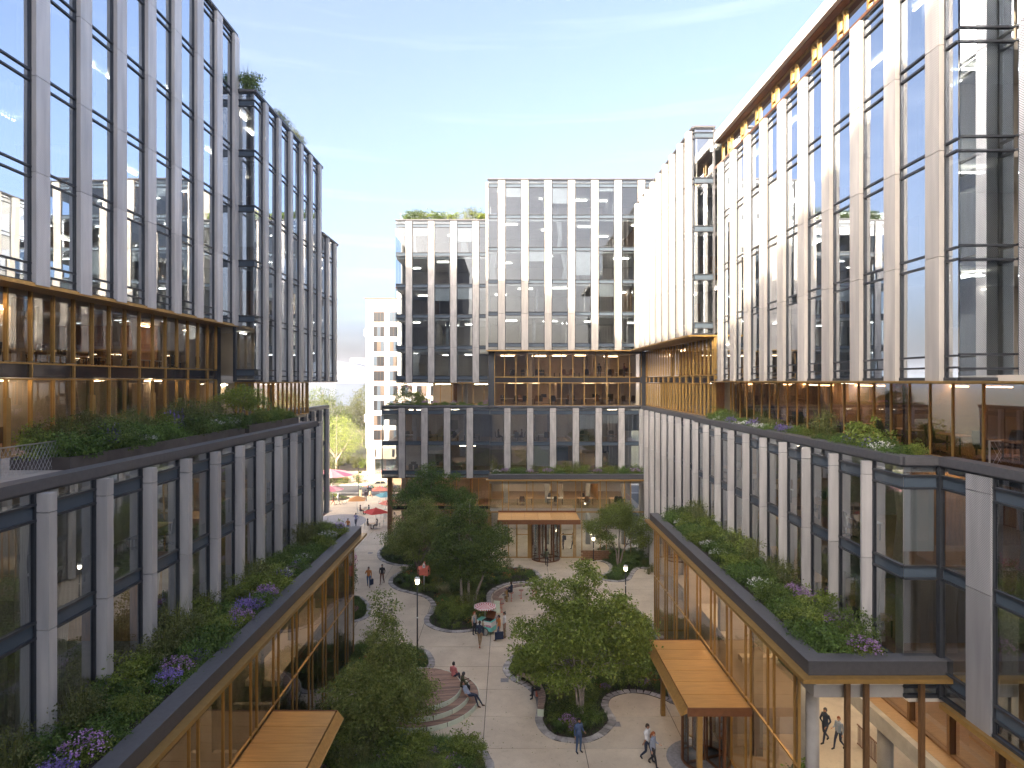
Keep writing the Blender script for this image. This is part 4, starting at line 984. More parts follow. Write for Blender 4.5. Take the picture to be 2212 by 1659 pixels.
def blades(n, r, h, wd, m_, lean=.5):
    a = rng.uniform(0, 6.28, n); rr = r*.35*np.sqrt(rng.random(n)); b0 = np.stack([rr*np.cos(a), rr*np.sin(a), np.zeros(n)], 1)
    a2 = a+rng.normal(0, .6, n); hh = h*rng.uniform(.55, 1.1, n); ln = lean*hh*rng.uniform(.2, 1.1, n)
    d = np.stack([np.cos(a2), np.sin(a2), np.zeros(n)], 1); s_ = np.stack([-np.sin(a2), np.cos(a2), np.zeros(n)], 1)*wd
    mid = b0+d*(ln*.35)[:, None]; mid[:, 2] = hh*.62; tip = b0+d*ln[:, None]; tip[:, 2] = hh*.92
    v = np.stack([b0-s_, b0+s_, mid+s_*.8, mid-s_*.8, tip], 1).reshape(-1, 3); i = np.arange(n)*5
    f = np.concatenate([np.stack([i, i+1, i+2], 1), np.stack([i, i+2, i+3], 1), np.stack([i+3, i+2, i+4], 1)]); return v, f, m_
shrub_kind('round', [blob(2600, .55, .85, .062, 'leaf_dark')])
shrub_kind('rich', [blob(2400, .55, .75, .07, 'leaf_rich')])
shrub_kind('mid', [blob(2200, .52, .95, .07, 'leaf_mid')])
shrub_kind('loose', [blob(1500, .5, 1.25, .06, 'leaf_olive', 40, .10, .2), blades(60, .6, 1.45, .008, 'leaf_olive', .25)])
shrub_kind('white', [blob(1700, .5, .55, .06, 'leaf_rich'), flowers(70, .5, .55, .05, 'petal_white')])
shrub_kind('lilac', [blob(1700, .5, .62, .06, 'leaf_mid'), flowers(85, .5, .62, .055, 'petal_lilac')])
shrub_kind('violet', [blob(1500, .48, .55, .06, 'leaf_rich'), flowers(80, .45, .6, .055, 'petal_violet'), spikes(10, .35, .6, .85, .05, 'petal_violet', 14)])
shrub_kind('spire', [blob(900, .42, .4, .07, 'leaf_rich', 30), spikes(46, .42, .55, 1.0, .06, 'petal_violet')])
shrub_kind('red', [blob(1300, .5, .5, .06, 'leaf_mid'), flowers(22, .5, .55, .06, 'petal_red')])
shrub_kind('pink', [blob(2000, .55, 1.5, .075, 'leaf_dark', 60, .11), flowers(40, .5, 1.4, .07, 'petal_pink')])
shrub_kind('yellow', [blob(1300, .5, .5, .06, 'leaf_mid'), flowers(30, .5, .55, .05, 'petal_yellow')])
shrub_kind('fern', [blades(420, .6, .75, .022, 'leaf_rich', .9), blob(500, .45, .35, .07, 'leaf_rich', 20)])
shrub_kind('tuft', [blades(520, .5, .5, .012, 'grass_blade', .9)])
shrub_kind('pale_tuft', [blades(620, .55, .9, .010, 'grass_pale', .75)])
shrub_kind('trail', [blob(1500, .6, .32, .065, 'leaf_rich', 50, .1)])
shrub_kind('golden', [blob(2200, .55, 1.2, .06, 'leaf_sunny', 50, .1, .3), blades(80, .5, 1.3, .008, 'leaf_sunny', .3)])
WORD = {'round': ('shrub', 'rounded dark green shrub'), 'rich': ('shrub', 'dense bright green shrub'), 'mid': ('shrub', 'mid green leafy shrub'), 'loose': ('shrub', 'loose upright olive shrub'),
        'white': ('flowering_plant', 'low plant with white flowers'), 'lilac': ('flowering_plant', 'plant with lilac pink flowers'), 'violet': ('flowering_plant', 'plant with violet blue flowers'),
        'spire': ('flowering_plant', 'clump of tall violet flower spires'), 'red': ('flowering_plant', 'low plant with red and orange flowers'), 'pink': ('flowering_shrub', 'tall dark shrub with pink blooms'),
        'yellow': ('flowering_plant', 'low plant with yellow flowers'), 'fern': ('fern', 'arching green fern'), 'tuft': ('grass_clump', 'short green grass clump'), 'pale_tuft': ('grass_clump', 'pale feathery ornamental grass clump'),
        'trail': ('ground_plant', 'low trailing green plant'), 'golden': ('shrub', 'golden green upright shrub')}
SHRUBS = []
def shrub(key, x, y, z, s, where, sz=None):
    nm, desc = WORD[key]; o = link(nm, SH[key]); SHRUBS.append(o); o.location = (x, y, z-.03); o.rotation_euler = (0, 0, random.uniform(0, 6.28))
    k = s*random.uniform(.9, 1.1); o.scale = (k, k, (sz or s)*random.uniform(.9, 1.12))
    return tag(o, ('small ' if k < .9 else 'large ' if k > 1.3 else '')+desc+' '+where, 'grass' if 'grass' in nm else 'fern' if nm == 'fern' else 'shrub' if 'shrub' in nm else 'plant', 'plants '+where)
def strip(x0, x1, y0, y1, z, step, smin, smax, kinds, where, along='y', rows=2):
    L0, L1 = (y0, y1) if along == 'y' else (x0, x1)
    p = L0
    while p < L1:
        for r_ in range(rows):
            c0, c1 = (x0, x1) if along == 'y' else (y0, y1)
            c = c0+(r_+.5)/rows*(c1-c0)+random.uniform(-.18, .18)*(c1-c0)/rows
            q = min(L1-.2, p+random.uniform(0, step*.6)); s = random.uniform(smin, smax); key = random.choice(kinds[r_ % len(kinds)] if isinstance(kinds[0], (list, tuple)) else kinds)
            if key in ('white', 'lilac', 'violet', 'red', 'trail', 'yellow'): s = min(s, 1.15)
            shrub(key, c if along == 'y' else q, q if along == 'y' else c, z, s, where)
        p += step
front = ['lilac', 'violet', 'white', 'rich', 'rich', 'trail', 'round', 'mid']; back = ['round', 'mid', 'loose', 'rich', 'round', 'loose']
strip(-12.8, -10.7, 15.5, 42.4, 8.60, .95, 1.0, 1.55, [back, front], 'in the roof planter of the pavilion beside the deck')
strip(-12.9, -10.65, 17.5, 34, 8.60, 1.25, .8, 1.15, [['fern', 'trail', 'rich'], ['trail', 'lilac', 'rich', 'trail', 'violet']], 'in the roof planter of the pavilion beside the deck')
strip(11.35, 13.8, 23.1, 46.8, 8.60, .95, 1.05, 1.6, [['rich', 'round', 'mid', 'round', 'white', 'rich'], ['round', 'mid', 'rich', 'loose', 'lilac', 'round']], 'in the roof planter of the pavilion beside the passage')
strip(-1.8, 14.4, 67.6, 69.0, 8.60, 1.0, .95, 1.5, [['lilac', 'white', 'rich', 'trail', 'rich', 'mid'], ['round', 'mid', 'loose', 'rich', 'round']], 'in the planter above the courtyard entrance', 'x')
strip(-16.4, -14.6, 21.2, 34.6, 16.16, .95, 1.05, 1.5, [['loose', 'round', 'mid', 'violet', 'loose'], ['rich', 'trail', 'rich', 'round', 'white', 'rich']], 'in the long terrace planter')
for (x, y, k, s) in ((-15.2, 24.0, 'spire', 1.0), (-15.0, 24.9, 'rich', .9), (-15.6, 22.2, 'golden', 1.35), (-15.9, 23.6, 'golden', 1.25), (-16.0, 21.6, 'golden', 1.0), (-15.9, 29.9, 'spire', 1.25), (-15.8, 30.6, 'loose', 1.5), (-15.2, 31.3, 'loose', 1.3), (-14.6, 25.4, 'white', .8)):
    shrub(k, x, y, 16.16, s, 'in the long terrace planter')
strip(-16.2, -14.7, 37.5, 43.8, 16.19, .9, .8, 1.1, ['rich', 'round', 'mid'], 'in the shorter terrace planter')
make_tree('terrace_tree', 'small bushy tree growing from the shorter terrace planter', (-15.4, 36.3, 16.2),
    [[(0, 0, 0), (.1, 0, .7), (.3, 0, 1.5), (.3, 0, 2.2)], [(0, 0, 0), (-.4, .1, .8), (-.8, .1, 1.6)]], [(.2, 0, 1.75, 1.15, 1.1, .75), (-.8, 0, 1.5, .8, .8, .6), (.9, .2, 1.3, .7, .7, .6)], 240, 28, .14, .09, 'leaf_mid', 'bark', .05, .3, 30)
strip(14.45, 15.6, 23.6, 46, 15.75, .95, .7, 1.05, [['rich', 'violet', 'white', 'trail', 'round'], ['mid', 'round', 'loose', 'rich']], 'along the terrace below the pale upper piers')
for (y, k, s) in ((25.5, 'rich', 1.35), (26.3, 'mid', 1.7), (27.0, 'violet', 1.0), (27.8, 'violet', 1.0), (30.2, 'loose', 1.3), (45.2, 'mid', 1.35), (44.2, 'rich', 1.3), (43.2, 'round', 1.2)):
    shrub(k, 15.0, y, 15.75, s, 'along the terrace below the pale upper piers')
strip(-13.5, -2.3, 70.2, 71.8, 15.98, 1.0, .6, .9, ['rich', 'white', 'lilac', 'trail', 'rich'], 'on the ledge below the stacked block', 'x', 2)
for (x, s, k) in ((-12.6, 1.2, 'loose'), (-11.6, 1.9, 'pink'), (-10.7, 1.6, 'loose'), (-10.2, 1.8, 'mid'), (-9.6, 1.3, 'mid')): shrub(k, x, 71.4, 15.98, s, 'on the ledge below the stacked block')
strip(-12.0, -2.6, 71.9, 73.2, 36.75, .85, 1.4, 1.9, ['mid', 'loose', 'round', 'mid'], 'in the roof garden of the stacked block', 'x', 2)
shrub('round', -17.6, 42.9, 38.05, 1.5, 'on the roof corner of the terraced building', 2.1); shrub('loose', -17.9, 43.4, 38.05, 1.6, 'on the roof corner of the terraced building', 1.9)
for y in (47.2, 48, 48.8, 50.5, 51.4, 52.2): shrub('golden', -17.2, y, 38.0, 1.0, 'along the roof edge of the terraced building')

# ------------------------------------------------------------------ planted beds with stone edging
def cr(pts, n=8):
    """closed smooth curve through the points"""
    P_ = [Vector((p[0], p[1])) for p in pts]; N = len(P_); out = []
    for i in range(N):
        a, b, c, d = P_[i-1], P_[i], P_[(i+1) % N], P_[(i+2) % N]
        for q in range(n):
            t = q/n; out.append(.5*((2*b)+(c-a)*t+(2*a-5*b+4*c-d)*t*t+(3*b-a-3*c+d)*t*t*t))
    return out
def inside(p, poly):
    c = False; n = len(poly); x, y = p
    for i in range(n):
        a, b = poly[i], poly[(i+1) % n]
        if (a[1] > y) != (b[1] > y) and x < (b[0]-a[0])*(y-a[1])/(b[1]-a[1])+a[0]: c = not c
    return c
def edge_dist(p, poly):
    q = Vector(p); return min((q-a).length for a in poly)
_stone = None
def bed(name, label, world_pts, where, dens, kinds, smax=1.2, stones=True, avoid=(), grass=3600, edge=.42, smin=.95):
    global _stone
    c = cr(world_pts, 8); cx = sum(p.x for p in c)/len(c); cy = sum(p.y for p in c)/len(c)
    Bd = thing(name, label, 'flower bed', (cx, cy, .02)); poly = [(p.x-cx, p.y-cy) for p in c]
    b_ = MB(); b_.prism(poly, -.01, .03, 'soil'); b_.build('soil', Bd)
    if stones:
        if _stone is None:
            s_ = MB(); s_.box(-.5, .5, -.5, .5, 0, 1, 'edging_stone'); _stone = s_.mesh('edging_stone_block')
        L = 0; seg = []; area = sum(poly[i][0]*poly[(i+1) % len(poly)][1]-poly[(i+1) % len(poly)][0]*poly[i][1] for i in range(len(poly)))
        sgn = 1 if area > 0 else -1
        acc = 0; nxt = .18
        for i in range(len(poly)):
            a, d = Vector(poly[i]), Vector(poly[(i+1) % len(poly)]); l = (d-a).length
            while acc+l >= nxt:
                u = (nxt-acc)/l; p = a.lerp(d, u); tg = (d-a).normalized(); nin = Vector((-tg.y, tg.x))*sgn
                o = link('edging_stone', _stone, Bd); q = p+nin*edge*.5
                wd = .36
                o.location = (q.x, q.y, -.02); o.scale = (wd-.02, edge*random.uniform(.94, 1.04), .062+random.uniform(-.008, .008)); o.rotation_euler = (0, 0, math.atan2(tg.y, tg.x)+random.gauss(0, .02)); nxt += wd
            acc += l
    # grass fringe and ground cover
    xs_ = [p[0] for p in poly]; ys_ = [p[1] for p in poly]; G_ = []
    tries = 0
    while len(G_) < grass and tries < grass*12:
        tries += 1
        p = (random.uniform(min(xs_), max(xs_)), random.uniform(min(ys_), max(ys_)))
        if inside(p, poly):
            e = edge_dist(p, [Vector(q) for q in poly[::2]])
            if e > edge+.03 and random.random() < (1 if e < 1.3 else .5): G_.append(p)
    if G_:
        g_ = np.array(G_); n = len(g_); rep = 5; b0 = np.repeat(g_, rep, 0)+rng.normal(0, .05, (n*rep, 2)); N = len(b0)
        a = rng.uniform(0, 6.28, N); hh = rng.uniform(.10, .28, N); ln = hh*rng.uniform(.1, .9, N)
        base_ = np.concatenate([b0, np.full((N, 1), .045)], 1); s_ = np.stack([-np.sin(a), np.cos(a), 0*a], 1)*.012
        tip = base_+np.stack([np.cos(a)*ln, np.sin(a)*ln, hh], 1); v = np.stack([base_-s_, base_+s_, tip], 1).reshape(-1, 3); f = np.arange(N*3).reshape(-1, 3)
        o = link('ground_grass', mesh_np('ground_grass', v, f, ['grass_blade']), Bd); o['kind'] = 'stuff'
    # shrubs
    placed = []; tries = 0
    while len(placed) < dens and tries < dens*40:
        tries += 1
        p = (random.uniform(min(xs_), max(xs_)), random.uniform(min(ys_), max(ys_)))
        if not inside(p, poly): continue
        e = edge_dist(p, [Vector(q) for q in poly[::2]])
        if e < edge+.35: continue
        if any((Vector(p)-Vector(q)).length < .55 for q in placed): continue
        wp = (p[0]+cx, p[1]+cy)
        if any((Vector(wp)-Vector(a[:2])).length < a[2] for a in avoid): continue
        placed.append(p); key = random.choice(kinds); s = random.uniform(smin, smax)
        if e < edge+.8: s *= .6; key = random.choice(kinds+['tuft', 'tuft', 'red'])
        if key in ('white', 'lilac', 'violet', 'red', 'yellow', 'trail', 'fern', 'tuft'): s = min(s, 1.05)
        shrub(key, *wp, .06, s, where)
    return Bd
def gp(pts): return [tuple(G(691.3+.3467*x, 1083.9+.3467*y))[:2] for x, y in pts]
green = ['round', 'mid', 'rich', 'round', 'mid', 'loose', 'fern']
bed('planting_bed', 'curving planted bed with grey stone edging around the three pale trunks', gp([(425, 500), (470, 548), (580, 578), (655, 603), (692, 645), (680, 690), (650, 725), (655, 765), (710, 797), (790, 816), (870, 818), (960, 808), (1060, 785), (1110, 745), (1090, 690), (1065, 610), (1085, 560), (1165, 520), (1260, 508), (1360, 512), (1380, 470), (1330, 425), (1180, 408), (980, 412), (760, 405), (600, 412), (480, 445)]),
    'in the bed around the three pale trunks', 105, green+['red', 'yellow'], 1.75, avoid=((-3.4, 51.7, .5),))
bed('planting_bed', 'rounded planted bed at the corner of the recessed ground floor', gp([(355, 330), (385, 372), (470, 398), (580, 402), (690, 395), (780, 385), (840, 350), (800, 300), (640, 262), (480, 262), (390, 285)]),
    'in the bed below the dark layered maple', 52, green+['pink'], 1.7)
bed('planting_bed', 'planted bed around the maple beside the entrance canopy', gp([(1630, 330), (1690, 360), (1780, 385), (1800, 430), (1740, 470), (1765, 492), (1860, 502), (1930, 488), (1958, 448), (1990, 420), (2070, 418), (2095, 360), (2060, 325), (1850, 312), (1700, 312)]),
    'in the bed beside the entrance canopy', 52, green+['golden', 'rich'], 1.4, avoid=((10.9, 63.3, .4),))
bed('planting_bed', 'large planted bed with stone edging around the multi-stemmed tree', gp([(1140, 1030), (1150, 1075), (1195, 1118), (1270, 1150), (1335, 1215), (1352, 1290), (1340, 1360), (1372, 1430), (1445, 1483), (1560, 1506), (1665, 1504), (1765, 1465), (1832, 1400), (1842, 1355), (1812, 1305), (1797, 1268), (1815, 1228), (1875, 1204), (1940, 1195), (2030, 1203), (2130, 1233), (2225, 1262), (2180, 1130), (2130, 960), (2075, 760), (1990, 690), (1900, 690), (1850, 760), (1790, 860), (1640, 905), (1460, 900), (1300, 915), (1190, 970)]),
    'in the bed around the multi-stemmed tree', 165, green+['lilac', 'rich', 'mid', 'red'], 1.7, avoid=((3.9, 34.9, .5), (2.0, 37.4, .75), (2.2, 36.2, .6), (2.2, 38.3, .7), (1.4, 39.2, .7), (1.6, 35.2, .6)))
bed('planting_bed', 'planted bed with red flowers between the lamp and the round deck', gp([(655, 925), (700, 962), (716, 1010), (692, 1050), (640, 1085), (520, 1120), (400, 1160), (250, 1200), (120, 1180), (60, 1190), (150, 990), (195, 900), (330, 895), (500, 905)]),
    'in the bed between lamp and deck', 64, green+['red', 'red', 'yellow'], 1.5, avoid=((-5.2, 37.1, 3.9),))
bed('planting_bed', 'foreground planted bed with ferns below the round deck', gp([(1085, 1660), (1066, 1600), (1025, 1548), (960, 1510), (850, 1480), (740, 1470), (620, 1475), (500, 1440), (380, 1380), (250, 1330), (60, 1300), (-60, 1330), (-150, 1700), (200, 1900), (700, 1950), (1060, 1850)]),
    'in the foreground bed below the deck', 110, green+['fern', 'fern', 'lilac', 'mid', 'yellow'], 2.0, avoid=((-5.2, 37.1, 4.0), (-6.4, 32.6, .4)), grass=2600)
bed('planting_bed', 'narrow planted bed against the far end of the deck-side pavilion', gp([(222, 752), (290, 728), (318, 690), (300, 630), (240, 592), (150, 600), (120, 690), (160, 760)]),
    'in the narrow bed by the pavilion end', 16, ['round', 'pink', 'rich'], 1.3, avoid=())
for (px, py, s) in ((778, 1240, 1.6), (772, 1262, 1.5), (780, 1222, 1.5), (770, 1300, 1.4)):
    p = G(px, py); shrub('pink', min(p.x, -10.9), max(43.7, p.y-5), .05, s, 'at the corner of the pavilion beside the path', s*1.2)
bed('planting_bed', 'street-side bed with a low stone kerb in front of the white tower', [(-46, 114.6), (-28, 114.6), (-25.6, 117.6), (-27, 119.5), (-30, 120.5), (-36, 121), (-46, 121)], 'in the street-side bed', 24, ['golden', 'loose', 'golden', 'mid'], 1.9, stones=False, grass=900, smin=1.2)
bed('planting_bed', 'plaza bed beside the cyclists with low golden shrubs', [(-40, 99.5), (-27.4, 99.0), (-25.4, 100.4), (-26.2, 102.4), (-30, 103.8), (-40, 104)], 'in the plaza bed beside the cyclists', 20, ['golden', 'mid', 'loose'], 1.5, stones=False, grass=700)
bed('planting_bed', 'hedged bed with a ramp edge under the street trees', [(-60, 124), (-32, 126), (-30, 131), (-32, 141), (-60, 150)], 'in the hedged bed under the street trees', 34, ['golden', 'loose', 'mid', 'golden'], 3.0, stones=False, grass=500, smin=1.8)
shrub('pale_tuft', *G(957, 1292)[:2], .06, 1.25, 'catching the light beside the lamp path'); shrub('pale_tuft', *G(964, 1296)[:2], .06, 1.0, 'catching the light beside the lamp path')
shrub('golden', 14.1, 62.0, .06, .8, 'beside the far wall of the courtyard'); shrub('golden', 13.6, 61.2, .06, .7, 'beside the far wall of the courtyard')

# ------------------------------------------------------------------ round stepped deck
DK = thing('round_deck', 'round three-step timber deck with pale green riser panels', 'deck', (-5.2, 37.1, .02))
for tier, (rad, z0, z1) in enumerate(((3.5, 0, .27), (2.97, .27, .54), (2.45, .54, .81))):
    n = int(2*math.pi*rad/1.1)
    for k in range(n):       # riser panels, a small dark gap between them
        a0, a1 = 2*math.pi*k/n+.008, 2*math.pi*(k+1)/n-.008; pl = []
        for q in range(7): a = a0+(a1-a0)*q/6; pl.append((rad*math.cos(a), rad*math.sin(a)))
        for q in range(6, -1, -1): a = a0+(a1-a0)*q/6; pl.append(((rad-.04)*math.cos(a), (rad-.04)*math.sin(a)))
        b_ = MB(); b_.prism(pl, z0, z1-.01, 'pale_green'); b_.build('riser_panel', DK)
    b_ = MB(); b_.lathe([(rad-.06, z0), (rad-.06, z1-.04)], 'plaza_gap', 40); b_.build('step_core', DK)
    wv = .145; rr_ = rad-.045; y = -rr_
    th = R(8)
    while y < rr_:
        ya, yb = y+.004, min(y+wv, rr_)-.004
        if yb-ya < .03: y += wv; continue
        rin = (2.97, 2.45, 0)[tier]-.10
        def xr(v_, r_): return math.sqrt(max(0, r_*r_-v_*v_))
        segs = []
        yi = max(abs(ya), abs(yb))
        def poly_seg(sg):
            out_ = []; 
            for q in range(4): v_ = ya+(yb-ya)*q/3; out_.append((sg*xr(v_, rr_), v_))
            for q in range(3, -1, -1): v_ = ya+(yb-ya)*q/3; out_.append((sg*xr(v_, rin) if rin > yi else 0, v_))
            return out_
        if rin > yi: segs = [poly_seg(1), poly_seg(-1)]
        else: segs = [[(xr(ya+(yb-ya)*q/3, rr_), ya+(yb-ya)*q/3) for q in range(4)]+[(-xr(ya+(yb-ya)*q/3, rr_), ya+(yb-ya)*q/3) for q in range(3, -1, -1)]]
        for sg_ in segs:
            zz = z1-.012+random.uniform(-.003, .003)
            b_ = MB(); b_.prism(sg_, zz-.028, zz+.012, 'wood_deck'); o = b_.build('deck_plank', DK); o.rotation_euler[2] = th
        y += wv

# curved slatted benches
def slat_bench(label, name, edge_a, edge_b, z, thick, cat, end_h, leg_mats, every=.085):
    """edge_a / edge_b: matching outer and inner edge points at seat height"""
    B = thing(name, label, cat, (edge_a[0][0], edge_a[0][1], .02)); L = B.location
    def sm(e):
        P_ = [Vector(q) for q in e]; out = []
        for i in range(len(P_)-1):
            a, b, c, d = P_[max(0, i-1)], P_[i], P_[i+1], P_[min(len(P_)-1, i+2)]
            for q in range(10): t = q/10; out.append(.5*((2*b)+(c-a)*t+(2*a-5*b+4*c-d)*t*t+(3*b-a-3*c+d)*t**3))
        return out+[P_[-1]]
    A, Bq = sm(edge_a), sm(edge_b); ln = [0]
    for i in range(1, len(A)): ln.append(ln[-1]+((A[i]+Bq[i])/2-(A[i-1]+Bq[i-1])/2).length)
    def at(s):
        i = max(0, min(len(ln)-2, next((k for k in range(len(ln)-1) if ln[k+1] >= s), len(ln)-2))); u = (s-ln[i])/(ln[i+1]-ln[i]+1e-9)
        return A[i].lerp(A[i+1], u), Bq[i].lerp(Bq[i+1], u)
    n = int(ln[-1]/every)
    for k in range(n):
        a0, b0 = at(k*every); a1, b1 = at((k+.86)*every)
        b_ = MB(); b_.prism([(p.x-L.x, p.y-L.y) for p in (a0, a1, b1, b0)], z-thick, z, 'wood_slat'); b_.build('seat_slat', B)
    for k in range(2):
        b_ = MB(); q = [at(ln[-1]*i/24) for i in range(25)]; f0 = .2+.6*k
        b_.tube([(a.lerp(b, f0).x-L.x, a.lerp(b, f0).y-L.y, z-thick-.025) for a, b in q], .022, 'steel', 6); b_.build('frame_rail', B)
    for s, m_ in leg_mats:
        s = min(s*ln[-1], ln[-1]-.01); a, b = at(s); d = (b-a); t_ = Vector((-d.y, d.x)).normalized()*.05
        b_ = MB(); b_.prism([((p+q).x-L.x, (p+q).y-L.y) for p, q in ((a, -t_), (b, -t_), (b, t_), (a, t_))], 0, z-thick-.003 if m_ != 'pale_green_end' else z, m_ if m_ != 'pale_green_end' else 'pale_green'); b_.build('leg', B)
    return B
def g6(pts, z): return [tuple(G(691.3+.3467*x, 1083.9+.3467*y, z))[:2] for x, y in pts]
slat_bench('curved slatted timber seat with pale green ends at the edge of the tree bed', 'curved_bench', g6([(1226, 1080), (1275, 1095), (1320, 1130), (1348, 1175), (1360, 1220), (1354, 1288)], .46), g6([(1246, 1063), (1302, 1078), (1355, 1115), (1390, 1160), (1406, 1210), (1393, 1292)], .46), .46, .05, 'bench', .4, ((0.01, 'pale_green'), (.5, 'coral'), (.995, 'pale_green')))
slat_bench('curved high bar counter of timber slats behind the coral stools', 'bar_counter', g6([(1087, 612), (1073, 590), (1110, 553), (1180, 525), (1260, 512), (1352, 510)], 1.05), g6([(1121, 614), (1112, 594), (1135, 567), (1187, 540), (1262, 524), (1352, 521)], 1.05), 1.05, .06, 'counter', 1, ((.01, 'pale_green'), (.5, 'gold'), (.985, 'gold')))

def stool_proto(m_):
    S = thing('bar_stool', 'x', 'stool'); b_ = MB(); b_.lathe([(.17, .70), (.18, .72), (.18, .745), (.165, .75)], 'wood_slat', 20); b_.build('seat', S)
    b_ = MB(); b_.lathe([(.185, .715), (.20, .715), (.20, .748), (.185, .748)], m_, 20, cap=False); b_.build('seat_rim', S)
    b_ = MB(); b_.tube([(0, 0, 0), (0, 0, .71)], .022, m_); b_.build('stem', S)
    b_ = MB(); b_.tube([(0, 0, .3), (.2, 0, .3)], .015, m_, 6); b_.tube([(.2, -.1, .3), (.2, .1, .3)], .015, m_, 6); b_.build('footrest', S)
    b_ = MB(); b_.lathe([(.09, 0), (.09, .012)], m_, 14); b_.build('foot_plate', S); return S
st1 = stool_proto('coral')
for (x, y, lab) in ((1253, 551, 'coral bar stool by itself behind the suited man'), (1326, 548, 'coral bar stool next to the gold end post of the counter'), (1124, 606, 'coral bar stool at the bend of the counter'), (1133, 633, 'coral bar stool nearest the pale green end of the counter'), (1192, 566, 'coral bar stool under the man in a dark suit')):
    p = G(691.3+.3467*x, 1083.9+.3467*y, .75); dup(st1, (p.x, p.y, .02), random.uniform(0, 6), lab, 'bar stools at the curved counter')
st2 = stool_proto('pole_white'); p = G(691.3+.3467*1146, 1083.9+.3467*581, .75); dup(st2, (p.x, p.y, .02), .5, 'white bar stool among the coral ones at the counter', 'bar stools at the curved counter')

# ------------------------------------------------------------------ lamps, birdhouse
def lamp(label, px, py, h):
    p = G(px, py); T = thing('street_lamp', label, 'lamp', (p.x, p.y, .02), 0, 'lantern lamps in the courtyard')
    b_ = MB(); b_.tube([(0, 0, 0), (0, 0, .5), (0, 0, h-.55)], [.07, .055, .04], 'pole_black', 10); b_.build('pole', T, True)
    b_ = MB(); b_.lathe([(.10, 0), (.10, .06), (.07, .10)], 'pole_black', 12); b_.build('base', T)
    b_ = MB(); b_.tube([(0, 0, h*.46), (0, 0, h*.46+.13)], .048, 'white_paint', 10); b_.build('notice_band', T)
    b_ = MB(); b_.lathe([(.045, h-.55), (.10, h-.5), (.085, h-.46)], 'steel', 12); b_.build('collar', T)
    b_ = MB(); b_.lathe([(.11, h-.46), (.16, h-.16)], 'lantern_glow', 14); b_.build('lantern', T)
    b_ = MB(); b_.lathe([(.19, h-.158), (.19, h-.12), (.14, h-.02), (.06, h)], 'pole_white', 14); b_.build('cap', T)
    b_ = MB(); b_.lathe([(.02, h), (.035, h+.05), (.01, h+.1)], 'pole_black', 8); b_.build('finial', T)
lamp('lit lantern on a tall black pole by the red flower bed', 901.5, 1414, 5.3)
lamp('lit lantern on a black pole behind the multi-stemmed tree', 1351.5, 1306, 3.3)
lamp('small lit lantern by the bed beside the entrance canopy', 1282, 1212, 2.6)
p = G(916, 1278); BH = thing('birdhouse_post', 'coral pink birdhouse with three gabled boxes on a pale post', 'birdhouse', (p.x, p.y, .02))
b_ = MB(); b_.tube([(0, 0, 0), (0, 0, 1.75)], .04, 'pole_white', 10); b_.build('post', BH, True)
def gable_box(nm, M_, wd, dp, hh, rf, wl):
    b_ = MB(); b_.box(-wd/2+.03, wd/2-.03, -dp/2, dp/2, 0, hh, wl, M_); b_.add([M_ @ Vector(q) for q in ((-wd/2+.03, -dp/2, hh), (wd/2-.03, -dp/2, hh), (0, -dp/2, hh+.2), (-wd/2+.03, dp/2, hh), (wd/2-.03, dp/2, hh), (0, dp/2, hh+.2))], [(0, 1, 2), (3, 5, 4)], wl); o = b_.build(nm, BH)
    b_ = MB()
    for sg in (-1, 1):
        b_.add([M_ @ Vector(q) for q in ((0, -dp/2-.05, hh+.24), (0, dp/2+.05, hh+.24), (sg*wd/2, dp/2+.05, hh), (sg*wd/2, -dp/2-.05, hh), (0, -dp/2-.05, hh+.21), (0, dp/2+.05, hh+.21), (sg*(wd/2-.03), dp/2+.05, hh-.02), (sg*(wd/2-.03), -dp/2-.05, hh-.02))], [(0, 1, 2, 3), (4, 7, 6, 5), (0, 4, 5, 1), (3, 2, 6, 7), (0, 3, 7, 4), (1, 5, 6, 2)], rf)
        b_.box(min(sg*wd/2, sg*(wd/2-.03)), max(sg*wd/2, sg*(wd/2-.03)), -dp/2-.05, dp/2+.05, -.12, hh, rf, M_)
    b_.build('roof', o)
    b_ = MB(); b_.box(-wd/2+.1, wd/2-.1, -dp/2-.012, -dp/2-.002, hh*.45, hh*.75, 'screen_dark', M_); b_.build('opening', o)
gable_box('nest_box', Matrix.Translation((-.26, 0, 1.62)) @ Matrix.Rotation(R(-62), 4, 'Z'), .46, .42, .42, 'coral', 'wood_light')
gable_box('nest_box', Matrix.Translation((.24, 0, 1.55)) @ Matrix.Rotation(R(68), 4, 'Z'), .40, .36, .52, 'coral', 'wood_light')
gable_box('nest_box', Matrix.Translation((0, .02, 2.12)), .30, .28, .30, 'coral', 'white_paint')

